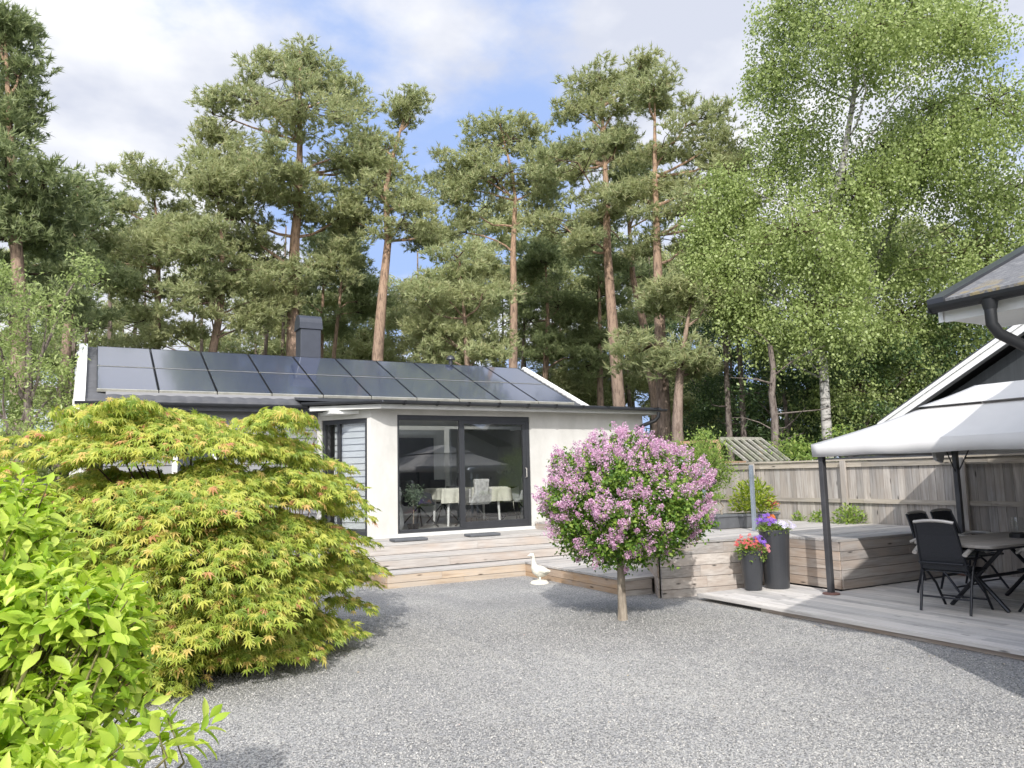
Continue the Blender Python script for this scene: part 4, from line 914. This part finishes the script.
t_=np.tile(np.linspace(-1,0,k),n)[:,None]
TT_=np.repeat(TT,k,0);e1=norm(np.cross(TT_,np.array([.3,.2,1.])+0*TT_));e2=np.cross(TT_,e1)
rad=e1*np.cos(phi)[:,None]+e2*np.sin(phi)[:,None]
spread=np.tile(np.linspace(1.25,.55,k),n)[:,None]
ax=norm(TT_*(1.15-spread*.75)+rad*spread+rng.normal(0,.2,(n*k,3))+[0,0,-.22])
pos=np.repeat(S,k,0)+TT_*t_*.085+rad*.004
nn=norm(TT_*.9+rad*(-.2)+[0,0,.35]+rng.normal(0,.18,(n*k,3)))
sz=np.tile(np.linspace(1.1,.62,k),n)*rng.uniform(.045,.1,n*k)
V,F=leaves(pos,ax,nn,sz,BV,BF);npmesh('foliage',V,F,L_hyd,vb,True)
for i in range(0,n,3):
    p_=Vector(S[i]);o=Vector((-.5+rng.uniform(-.15,.15),2.4+rng.uniform(-.15,.15),.05));T=Vector(TT[i]);m.tube([o,o.lerp(p_,.6)+Vector((0,0,-.05)),p_-T*.12,p_],[.012,.006,.003,.0018],5,cap=False)
m.build('stem',bark('shrub stems',(.22,.19,.09),(.25,.24,.10),1,1),vb)
# bamboo-like shrub by the siding and the light shrub behind the lilac
wl=thing('willow_leaved_shrub','green shrub with long narrow leaves rising behind the maple','shrub',(3.0,12.6,0))
P=rdir(420)*(rng.random((420,1))**.5)*[.42,.35,.65]+[3.0,12.6,2.0];V,F=leaves(P,norm(rdir(420)*[1,1,.4]+[0,0,-.7]),rdir(420),rng.uniform(.13,.22,420),np.array([(0,0,0),(.4,.06,0),(1,0,-.1),(.4,-.06,0)]),[(0,1,2,3)]);npmesh('foliage',V,F,L_light,wl)
m=MB()
for i in range(7): m.tube([(3.0+rng.uniform(-.1,.1),12.6,0),(3.0+rng.uniform(-.25,.25),12.6,1.3),(3+rng.uniform(-.35,.35),12.6,2.3)],[.015,.01,.004],6)
m.build('stem',M_dbark,wl)
def feathery(name,lab,c,R_,H,n,mat,ls=.06,stems=16):
    t=thing(name,lab,'shrub',c);m=MB();PP=[];AX=[]
    for i in range(stems):
        a=rng.uniform(0,2*PI);l=rng.uniform(.5,1);e=Vector(c)+Vector((R_*l*math.cos(a),R_*l*math.sin(a),H*rng.uniform(.6,1)*(1-.25*l)));o=Vector(c);mid=o.lerp(e,.5)+Vector((0,0,H*.12));m.tube([o,mid,e],[.016,.009,.003],5)
        k=n//stems;u=rng.random(k)**.6;q=np.array([((o*(1-s)**2+mid*2*s*(1-s)+e*s*s)) for s in u]);PP.append(q+rng.normal(0,R_*.12,(k,3)));AX.append(norm(rdir(k)+[0,0,.3]))
    PP=np.vstack(PP);AX=np.vstack(AX);V,F=leaves(PP,AX,rdir(len(PP)),rng.uniform(.6,1.2,len(PP))*ls,LV,LF);npmesh('foliage',V,F,mat,t);m.build('stem',M_dbark,t);return t
feathery('light_shrub','feathery pale green shrub behind the lilac beside the house corner',(9.2,10.3,ZR),.72,1.85,15000,L_light,.06,34)
feathery('light_shrub','smaller pale green shrub below the greenhouse gable',(9.95,10.9,ZR),.5,1.6,6000,L_light,.06,22)
# ------------------------------------------------------------------ trees
# each tree: foot (x,y); trunk line [(offset across, height)]; crown masses [(offset across, height, half width, half height)]
TREES={
'P1':((5.87,25.33),[(-0.04,5.52),(-0.04,9.24),(0.11,10.99),(0.12,13.47),(0.1,16.18)],
 [(-0.23,15.59,1.6,0.92),(1.62,14.72,0.99,0.78),(-1.51,14.18,1.07,0.78),(0.12,13.54,1.85,0.92),(-2.74,12.99,0.92,0.32),(-2.17,12.19,1.49,0.64),(1.46,12.34,1.6,0.92),(2.41,12.97,0.57,1.28),(-0.51,11.29,1.78,0.78),(-2.08,10.55,1.85,0.64),(1.46,10.56,1.35,0.71),(-3.13,9.56,1.95,0.64),(-1.28,9.17,1.95,0.64),(-0.63,8.36,1.49,0.53),(1.47,9.05,0.99,0.53)]),
'P2':((8.21,23.61),[(-0.08,5.34),(0.08,7.39),(0.29,9.41),(0.2,11.13),(0.53,12.54),(0.98,14.15)],
 [(1.05,13.8,0.68,0.44),(0.2,12.52,0.82,0.61),(-0.23,11.28,1.3,0.75),(1.29,10.82,1.09,0.68),(-0.94,10.23,0.96,0.51),(0.68,9.6,1.43,0.51),(1.74,9.73,0.68,0.48)]),
'P3':((13.14,23.58),[(-0.01,5.44),(0.08,7.82),(0.09,9.66),(0.25,11.91),(-0.28,14.41)],
 [(-0.95,14.04,0.96,0.59),(0.07,13.44,1.25,0.66),(-1.93,12.53,1.11,0.81),(-0.51,12.19,1.55,0.74),(1.07,12.57,0.81,0.74),(-1.44,11.12,1.11,0.55),(1.1,11.06,0.81,0.55),(-2.18,10.28,1.03,0.48)]),
'P4':((14.32,19.26),[(0.12,3.83),(0.01,6.37),(-0.06,8.63),(-0.01,10.94),(-0.07,14.35)],
 [(-0.08,14.28,0.92,0.59),(-1.08,13.48,1.11,0.49),(0.69,13.32,1.11,0.52),(-0.4,12.39,1.57,0.56),(-1.71,12.16,0.79,0.39),(1.12,12.13,0.82,0.39),(-0.84,11.08,1.38,0.43),(0.15,10.1,1.25,0.36),(-1.54,9.46,1.11,0.36),(-0.54,8.6,1.05,0.29)]),
'P5':((14.12,16.87),[(0.08,3.31),(0.08,5.6),(0.11,8.24),(0.14,10.04),(0.25,12.64)],
 [(0.25,12.54,0.72,0.54),(1.22,11.81,0.84,0.6),(0.61,10.96,1.32,0.57),(1.9,10.82,0.66,0.66),(1.46,9.82,1.14,0.51),(-0.3,9.84,1.14,0.3),(1.08,8.96,1.14,0.36),(-0.08,8.32,0.96,0.3),(1.67,8.46,0.6,0.36)]),
'P6':((17.76,21.65),[(0.11,3.97),(-0.16,6.72),(-0.51,8.61),(-0.55,10.32),(-0.61,13.22)],
 [(-0.51,13.02,1.3,0.61),(-0.13,11.43,1.34,0.54),(-1.64,10.79,1.07,0.46),(-0.88,9.32,1.53,0.54)]),
'P7':((13.07,15.14),[(0.08,2.69),(0.19,3.91),(0.43,5.2),(0.63,6.1)],
 [(0.86,6.69,0.98,0.33),(1.12,5.99,0.76,0.25),(0.02,6.23,0.55,0.22),(-0.37,4.85,0.93,0.3),(0.29,4.37,0.66,0.27)]),
'P8':((-1.34,19.96),[(0.02,2.62),(-0.08,5.73),(-0.35,8.46),(-0.64,11.96)],
 [(-0.66,11.96,0.38,0.44),(-0.34,10.96,0.71,0.55),(-0.74,10.02,1.09,0.68),(-0.08,9.46,0.87,0.49),(-0.48,8.55,1.23,0.68),(0.24,8.22,0.93,0.49),(-0.43,7.4,1.64,0.6),(0.43,7.3,0.82,0.38),(-0.11,6.53,1.64,0.49),(-0.98,5.64,1.09,0.68)]),
'P8b':((-0.33,25.00),[(-0.34,3.15),(-0.26,6.01),(-0.18,8.67),(-0.16,10.17)],
 [(-0.14,9.72,0.61,0.55),(0.15,8.71,1.02,0.55),(-0.48,7.98,1.19,0.48),(0.37,7.39,0.96,0.48),(-0.1,6.37,1.16,0.41),(-0.91,5.39,1.02,0.41)]),
'P9':((2.09,27.92),[(-0.16,5.36),(-0.16,7.74),(-0.23,10.16),(-0.47,12.08)],
 [(-0.53,11.89,1.22,0.54),(-1.41,11.07,0.76,0.5),(-0.03,10.72,1.61,0.61),(-1.67,9.73,0.84,0.42),(-0.46,9.44,1.53,0.61),(-1.09,8.45,1.38,0.54),(0.51,8.14,1.45,0.46),(-0.7,7.29,1.61,0.38)]),
'P10':((3.62,24.74),[(-0.41,5.16),(-0.1,7.2),(-0.15,9.44),(-0.48,11.36)],
 [(-0.38,11.04,1.3,0.61),(0.38,9.98,1.16,0.51),(-0.84,9.06,1.64,0.61),(-0.18,8.09,1.64,0.55),(1.25,7.61,0.96,0.51),(-0.45,6.93,1.43,0.51),(0.87,6.68,0.96,0.41),(-1.69,6.13,1.23,0.38)]),
'P11':((8.16,29.91),[(-0.17,6.22),(-0.11,8.72),(-0.04,11.19)],
 [(-0.16,10.77,0.93,0.59),(0.16,9.55,1.19,0.51),(-0.8,8.7,1.02,0.42),(-0.22,7.7,1.1,0.38)]),
'P11b':((8.43,28.79),[(-0.27,6.07),(-0.02,8.51),(0.17,10.92)],
 [(0.36,10.72,0.98,0.57),(0.44,9.52,1.15,0.49),(0.94,8.53,0.74,0.33)]),
'P2b':((9.55,19.82),[(-0.01,4.58),(-0.07,6.1),(-0.19,7.74)],
 [(-0.24,7.95,0.9,0.45),(-0.78,7,1.08,0.42),(0.44,6.69,0.9,0.42),(-1.02,5.97,1.02,0.42),(0.07,5.81,1.02,0.42),(-1.15,5.24,0.66,0.3),(0.64,5.21,0.72,0.3)]),
'P12':((16.09,26.49),[(0.11,5.4),(0.31,7.87),(0.27,10.82)],
 [(0.25,10.31,1.35,0.76),(0.9,8.68,1.52,0.76),(-0.51,8.1,1.19,0.68),(1.67,7.2,1.27,0.68),(0.27,6.62,1.52,0.59)]),
'P13':((17.92,25.29),[(0.13,4.92),(0.23,7.78),(0.24,10.29)],
 [(1.52,9.71,1.44,0.59),(0.19,8.95,1.35,0.68),(1.84,7.79,1.19,0.68),(0.21,7.16,1.27,0.59),(-0.44,5.83,1.1,0.42)]),
'BIRCH':((15.52,12.61),[(0.08,2.26),(0.11,3.71),(0.09,5.44),(0.12,6.95),(0.8,8.63),(1.3,10.86),(1.55,12.91),(1.78,14.46)],
 [(-0.09,12.93,1.09,0.55),(1.36,13.5,1.5,0.76),(2.87,12.69,1.42,0.76),(3.72,11.45,0.93,0.71),(-0.54,11.54,0.71,0.6),(1.44,11.35,1.78,0.82),(3.23,10.44,1.23,0.82),(-0.03,10.08,1.5,0.71),(1.97,9.44,1.69,0.82),(-0.83,8.78,0.93,0.66),(0.88,8.1,1.69,0.82),(-1.75,7.86,0.82,0.55),(-0.35,6.88,1.5,0.71),(-1.83,6.29,0.76,0.44),(-1.28,5.32,0.76,0.38),(-0.01,5.07,1.23,0.66),(-2.4,8.0,.7,.45),(-1.9,9.0,.6,.4),(-2.6,7.4,.55,.4),(-2.3,6.8,.7,.4),(-1.2,7.4,.9,.5),(-1.9,5.9,.6,.35),(.3,6.2,1.2,.5)]),
'BIRCH2':((17.60,13.19),[(0.06,2.16),(0.17,4.38),(0.55,6.48),(1.41,8.52),(2.47,10.22)],
 [(3.41,9.49,1.2,0.9),(2.12,8.67,1.5,0.84),(3.59,7.76,1.5,1.08),(1.18,6.94,1.68,0.9),(2.71,6.21,1.65,1.08),(3.95,5.8,1.2,1.08),(1.27,5.07,1.65,0.9),(2.47,4.57,1.2,0.72),(0.18,4.65,1.35,0.78),(-0.15,3.35,1.35,0.6),(1.15,3.39,1.08,0.54)]),
}
def across(foot):
    d=norm(np.array([foot[0],foot[1]]));return np.array([d[1],-d[0]]),d
def limb(m,p,q,r0,r1,bend=.1,n=5,sides=6):
    p=np.array(p);q=np.array(q);L=np.linalg.norm(q-p);b1=rng.normal(0,1,3)*bend*L;pts=[]
    for i in range(n+1):
        t=i/n;pts.append(p+(q-p)*t+b1*math.sin(PI*t)+rng.normal(0,.012*L,3)*(0<i<n))
    m.tube(pts,[r0+(r1-r0)*(i/n)**.8 for i in range(n+1)],sides,cap=False);return pts
def trunk_pts(T,foot,rt,extra=.0):
    pts=[]
    T=[(T[0][0],-.2)]+list(T)
    zs=[t[1] for t in T];us=[t[0] for t in T]
    Z=np.linspace(zs[0],zs[-1],16);U=np.interp(Z,zs,us)
    dz=rng.normal(0,.05,16).cumsum()*.6
    return [np.array([foot[0]+rt[0]*u,foot[1]+rt[1]*u,z])+np.array([*(across(foot)[1]*dz[i]),0]) for i,(u,z) in enumerate(zip(U,Z))]
NV=np.array([(0,-.10,0),(1,0,.0),(0,.10,0)]);NF=[(0,1,2)]
def pine(key,label,mat,r0=.24,dens=1.0,kind='pine_tree',depth=1.0,bk=None,twigs=True,group='pines behind the house',cat='pine tree'):
    foot,T,B=TREES[key];rt,dp=across(foot)
    t=thing(kind,label,cat,(foot[0],foot[1],0),group)
    m=MB();P=trunk_pts(T,foot,rt);H=P[-1][2]
    m.tube(P,[r0*(1-.93*(max(0,p[2])/H)**1.5)+.004 for p in P],10,cap=False)
    tb_=MB();PP=[];AX=[];SZ=[];B=[(u,z,ru*1.08,rz*1.12) for u,z,ru,rz in B]
    for (u,z,ru,rz) in list(B):
        if rng.random()<.5: B.append((u+rng.normal(0,.55)*ru,z+rng.normal(0,.3)*rz-.55*rz,ru*rng.uniform(.5,.75),rz*rng.uniform(.6,.9)))
    B.append((T[-1][0],T[-1][1]-.05,.62,.5))
    for bi,(u,z,ru,rz) in enumerate(B):
        w=0 if bi==len(B)-1 else rng.normal(0,.45)*max(ru,1.0)*depth; rd_=max(.7,ru*.9)
        cpos=np.array([foot[0]+rt[0]*u+dp[0]*w,foot[1]+rt[1]*u+dp[1]*w,z])
        zs=[p[2] for p in P]; zb=min(max(z-.35*abs(ru)-.25*abs(u),H*.35),H*.97);i=int(np.argmin([abs(q-zb) for q in zs]))
        pts=limb(m,P[i],cpos,r0*.22,.015,.09)
        nsub=max(6,int(ru*rz*13))
        sub=[]
        for k in range(nsub):
            dv=rdir(1)[0]*(rng.random()**.45);q=cpos+rt3(rt)*dv[0]*ru+rt3(dp)*dv[1]*rd_+np.array([0,0,dv[2]*rz]);sub.append(q)
            if twigs: limb(tb_,pts[-2] if rng.random()<.6 else pts[-1],q,.022,.006,.12,3,4)
        for q in sub:
            k=int(38*dens);s=rng.uniform(.45,.85)
            dv=rdir(k)*(rng.random((k,1))**.5)*[s,s,s*.40];tips=q+dv                # shoots in flat pads
            tn=13
            out=norm(dv*[1,1,.5]+[0,0,.30]+rng.normal(0,.25,(k,3)))
            pp=np.repeat(tips,tn,0)-np.repeat(out,tn,0)*rng.uniform(0,.16,(k*tn,1));ax=norm(np.repeat(out,tn,0)*.9+rdir(k*tn)*.75)
            PP.append(pp);AX.append(ax)
    two_mat(m,tb_,bk or M_pbark,t)
    PP=np.vstack(PP);AX=np.vstack(AX);V,F=leaves(PP,AX,rdir(len(PP)),rng.uniform(.11,.21,len(PP)),NV,NF);npmesh('crown',V,F,mat,t)
    return t
def two_mat(m,tb_,mat,t):
    k=len(m.f);m.add(tb_.v,tb_.f);o=m.build('trunk',mat,t,smooth=True);o.data.materials.append(M_dbark)
    idx=np.zeros(len(o.data.polygons),dtype=np.int32);idx[k:]=1;o.data.polygons.foreach_set('material_index',idx)
def rt3(v): return np.array([v[0],v[1],0.])
PL={'P1':('tall pine rising right behind the chimney, widest and highest crown left of centre',L_pine,.27),
'P2':('slender leaning pine right of the chimney with a curved bare lower limb',L_pine,.24),
'P3':('pine with a forked orange trunk above the right end of the solar roof',L_pine,.20),
'P4':('tall straight orange pine rising above the right end of the bay roof',L_pine,.22),
'P5':('tall pine with straight orange trunk just right of the bay roof corner',L_pine,.21),
'P6':('pine with a leaning trunk between the two tall straight ones',L_pined,.20),
'P7':('low forked pine with flat needle pads behind the light green shrub',L_pine,.19),
'P8':('large dark pine at the left edge of the photo',L_pined,.2),
'P8b':('dark bushy pine between the left edge and the white roof verge',L_pined,.2),
'P9':('rounded pine above the left end of the solar roof',L_pine,.18),
'P10':('broad pine left of the tall chimney pine',L_pine,.18),
'P11':('thin dark trunked pine just right of the chimney',L_pined,.14),
'P11b':('thin pine between the chimney and the leaning pine',L_pined,.13),
'P2b':('low dense green pine above the middle of the solar roof',L_pine,.15),
'P12':('dark pine filling the gap right of the forked one',L_pined,.18),
'P13':('dark distant pine between the straight orange trunks',L_pined,.18)}
for k,(lb,mt,r0) in PL.items(): pine(k,lb,mt,r0)
# curved limbs that read against the sky
def birch(key,label,r0,nst,seed):
    foot,T,B=TREES[key];rt,dp=across(foot)
    t=thing('birch_tree',label,'birch tree',(foot[0],foot[1],0),'weeping birches beyond the fence')
    m=MB();P=trunk_pts(T,foot,rt);H=P[-1][2];m.tube(P,[r0*(1-.85*max(0,p[2])/H)+.01 for p in P],10,cap=False)
    PP=[];tb_=MB();SZ=[]
    for (u,z,ru,rz) in B:
        w=rng.normal(0,.6)*ru;rd_=ru*.95;cpos=np.array([foot[0]+rt[0]*u+dp[0]*w,foot[1]+rt[1]*u+dp[1]*w,z+rz*.5])
        zs=[p[2] for p in P];zb=max(z-1.0-.4*abs(u),3.0);i=int(np.argmin([abs(q-zb) for q in zs]))
        pts=limb(m,P[i],cpos,r0*.22,.015,.07)
        ns=int(nst*ru*(rz+1.0))
        for k in range(ns):
            dv=rdir(1)[0]*(rng.random()**.4);q=cpos+rt3(rt)*dv[0]*ru+rt3(dp)*dv[1]*rd_+np.array([0,0,dv[2]*rz])
            if math.sin(q[0]*1.9+q[2]*.9+1)*math.sin(q[1]*1.7-q[2]*1.3)+.5*math.sin(q[2]*2.9+q[0]*1.1)+rng.normal(0,.25)<-.55: continue
            if k%9==0: limb(tb_,pts[-1],q,.018,.006,.12,3,4)
            L=rng.uniform(.35,1.15)*(1.5 if rng.random()<.2 else 1);nl=int(L*34);s=rng.random(nl)
            sway=rng.normal(0,.28,2)
            pp=q+np.c_[sway[0]*s**1.5*L+dv[0]*.25*(1-(1-s)**2),sway[1]*s**1.5*L+dv[1]*.25*(1-(1-s)**2),-s*L]+rng.normal(0,.09,(nl,3));PP.append(pp)
    two_mat(m,tb_,M_bbark,t)
    PP=np.vstack(PP);n=len(PP);ax=norm(rdir(n)*.8+[0,0,-.7]);V,F=leaves(PP,ax,rdir(n),rng.uniform(.05,.10,n),np.array([(0,0,0),(.45,.36,.04),(1,0,0),(.45,-.36,.04)]),[(0,1,2,3)]);npmesh('crown',V,F,L_birch,t);print(key,n)
birch('BIRCH','tallest weeping birch, its white trunk just left of the gazebo corner',.13,150,1)
birch('BIRCH2','weeping birch filling the right edge above the neighbour gable',.14,135,2)
# thin bare trunks at the wood edge
def polar(px_deg,D): return (D*math.sin(R(px_deg)),D*math.cos(R(px_deg)))
for b_,D,r0,H,mt,lb in ((44.7,21,.10,7.5,M_gbark,'thin grey trunk, left of a close pair at the wood edge'),(45.7,21.5,.10,8,M_gbark,'thin reddish trunk, right of a close pair at the wood edge'),(47.8,19,.13,4.6,M_gbark,'thicker grey trunk standing behind the greenhouse roof')):
    x,y=polar(b_,D);t=thing('bare_trunk_tree',lb,'tree',(x,y,0),'bare trunks at the wood edge');m=MB()
    P=[(x+rng.normal(0,.018)*i*.3,y,i*H/8-.1) for i in range(9)];m.tube(P,[r0*(1-.07*i) for i in range(9)],8,cap=False)
    for i in range(12):
        z=rng.uniform(1.5,H);a=rng.uniform(0,2*PI);l=rng.uniform(.5,1.4);limb(m,(x,y,z),(x+l*math.cos(a),y+l*math.sin(a),z+rng.uniform(-.1,.6)*l),.022,.006,.08,3,4)
    m.build('trunk',mt,t,smooth=True)
def mass(center,rad,n,ls,tv=LV,tf=LF,hang=0):
    c=np.array(center);r=np.array(rad);k=max(6,int(n/160))
    sub=rdir(k)*(rng.random((k,1))**.4)*r+c;sr=np.minimum(r,.55)*rng.uniform(.5,1.1,(k,1))
    i=rng.integers(0,k,n);P=sub[i]+rdir(n)*(rng.random((n,1))**.4)*sr[i]*[1,1,.7];return leaves(P,norm(rdir(n)+[0,0,hang]),rdir(n),rng.uniform(.6,1.3,n)*ls,tv,tf)
def bushy(name,lab,cat,foot,H,blobs,mat,ls,dens=1.,group=None,bk=M_gbark,r0=.12):
    t=thing(name,lab,cat,(foot[0],foot[1],0),group);m=MB();V_=[];F_=[];o=0;rt,dp=across(foot)
    m.tube([(foot[0],foot[1],-.1),(foot[0]+.1,foot[1],H*.4),(foot[0],foot[1],H*.85)],[r0,r0*.7,.03],8,cap=False)
    for (u,w,z,ru,rz) in blobs:
        c=(foot[0]+rt[0]*u+dp[0]*w,foot[1]+rt[1]*u+dp[1]*w,z);limb(m,(foot[0],foot[1],min(z*.6,H*.7)),c,.04,.01,.08,3,5)
        V,F=mass(c,(ru,ru,rz),int(dens*2400*ru*rz/(ls/.1)),ls);V_.append(V);F_.append(F+o);o+=len(V)
    npmesh('crown',np.vstack(V_),np.vstack(F_),mat,t);m.build('trunk',bk,t)
# dark leafy thicket behind greenhouse
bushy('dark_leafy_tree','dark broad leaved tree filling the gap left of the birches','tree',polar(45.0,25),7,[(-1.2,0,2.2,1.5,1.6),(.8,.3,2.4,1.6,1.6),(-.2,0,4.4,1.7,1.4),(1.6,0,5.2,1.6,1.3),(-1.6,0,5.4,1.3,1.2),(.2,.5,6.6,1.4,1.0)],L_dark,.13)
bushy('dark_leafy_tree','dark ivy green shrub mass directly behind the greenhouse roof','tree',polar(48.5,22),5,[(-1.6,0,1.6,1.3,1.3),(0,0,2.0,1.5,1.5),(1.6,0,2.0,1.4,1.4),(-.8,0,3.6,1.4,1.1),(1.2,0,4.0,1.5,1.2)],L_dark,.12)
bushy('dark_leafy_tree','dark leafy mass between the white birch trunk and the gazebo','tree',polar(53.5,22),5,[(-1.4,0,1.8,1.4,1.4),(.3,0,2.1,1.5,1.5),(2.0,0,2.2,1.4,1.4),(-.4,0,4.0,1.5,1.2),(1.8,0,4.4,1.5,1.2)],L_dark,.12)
bushy('light_leafy_shrub','lighter green shrub low behind the fence at the white birch trunk','shrub',polar(52.5,17),2.6,[(-1.1,0,1.6,.8,.7),(0,0,1.9,.8,.7),(1.0,0,1.8,.8,.7)],L_light,.09,.8)
bushy('bushy_tree','bushy light green tree low at the far left beside the house gable','tree',polar(-1.5,17),4.2,[(-1.2,0,1.6,.9,.8),(-.1,0,1.9,.8,.8),(.5,.3,2.6,.6,.5),(-.9,0,3.0,.8,.6),(-1.9,0,2.4,.7,.9)],L_birch,.09,1.3)
bushy('light_leafy_tree','light green broad leaved tree in front of the dark pine at far left','tree',polar(-3.6,16),6,[(-.6,0,5.2,.8,.5),(.3,0,4.6,.8,.6),(-.3,0,3.6,.9,.6),(.7,.2,3.4,.6,.5),(-1.0,0,4.1,.7,.6),(.4,0,2.6,.8,.5),(-.7,0,2.2,.9,.6),(.8,0,5.5,.4,.3)],L_birch,.085,1.3)
# far wood that reads as one mass behind the named trees
V_=[];F_=[];o=0;mt_=MB()
def wood_blob(b_,D,z,ru,rz,n,ls=.26):
    global o
    x,y=polar(b_,D);V,F=mass((x,y,z),(ru,ru*.7,rz),n,ls,np.array([(0,-.12,0),(1,0,0),(0,.12,0)]),[(0,1,2)],.1);V_.append(V);F_.append(F);
for i in range(90):
    b_=rng.uniform(17,45);wood_blob(b_,rng.uniform(33,40),rng.uniform(2,14.5 if b_>27 else 10.5),rng.uniform(1.4,2.2),rng.uniform(.8,1.3),2600)
for i in range(22):
    b_=rng.uniform(27,46);wood_blob(b_,rng.uniform(31,37),rng.uniform(1,6),rng.uniform(1.4,2.2),rng.uniform(.9,1.4),2600)
for i in range(75):
    b_=rng.uniform(-7,24);wood_blob(b_,rng.uniform(33,40),rng.uniform(1,10.5),rng.uniform(1.2,2.1),rng.uniform(.6,1.1),2000)
for i in range(34):
    b_=rng.uniform(44,66);wood_blob(b_,rng.uniform(26,33),rng.uniform(1,9),rng.uniform(1.4,2.2),rng.uniform(.9,1.4),2400)
V3=np.vstack(V_);off=0;FF=[]
for v,f_ in zip(V_,F_): FF.append(f_+off);off+=len(v)
tag(npmesh('far_wood',V3,np.vstack(FF),L_pine),'dark distant wood seen between the pine trunks','wood',kind='stuff')
for i in range(46):
    b_=rng.uniform(-6,47);D=rng.uniform(31,40);x,y=polar(b_,D);h=rng.uniform(9,13);mt_.tube([(x,y,-.1),(x+rng.normal(0,.2),y,h*.5),(x+rng.normal(0,.3),y,h)],[.13,.09,.03],6,cap=False)
    for k in range(7): z=rng.uniform(3,h*.9);a=rng.uniform(0,6.3);l=rng.uniform(.8,2);limb(mt_,(x,y,z),(x+l*math.cos(a),y+l*math.sin(a),z+.4*l*rng.uniform(-.2,1)),.03,.008,.1,3,4)
tag(mt_.build('far_trunks',M_gbark),'distant bare trunks and branches seen in the wood','wood',kind='stuff')
# garden behind the photographer, seen only in the window glass
V_=[];FF=[];off=0
for i in range(40):
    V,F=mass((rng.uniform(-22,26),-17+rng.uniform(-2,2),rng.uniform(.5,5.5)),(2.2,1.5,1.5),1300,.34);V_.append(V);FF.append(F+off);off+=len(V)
tag(npmesh('hedgerow',np.vstack(V_),np.vstack(FF),L_dark),'dark green hedgerow across the garden mirrored in the window','hedge',kind='stuff')

# wind blown petals and leaf bits on the gravel and the terrace edge
n=260;Y=np.r_[rng.uniform(2.5,7.4,120),rng.uniform(2.5,10.5,140)];X=np.r_[6.68-np.abs(rng.normal(0,.16,120)),rng.uniform(.8,6.5,140)]
V,F=leaves(np.c_[X,Y,np.full(n,.012)],rdir(n)*[1,1,.15],norm(rng.normal(0,.25,(n,3))+[0,0,1]),rng.uniform(.008,.026,n),OV,OF)
tag(npmesh('leaf_litter',V,F,leafmat('dry petals',[(0,(.22,.14,.08)),(.4,(.55,.42,.22)),(.7,(.6,.6,.52)),(1,(.68,.45,.4))],.2)),'pale fallen petals and leaf bits scattered on the gravel','leaf litter',kind='stuff')
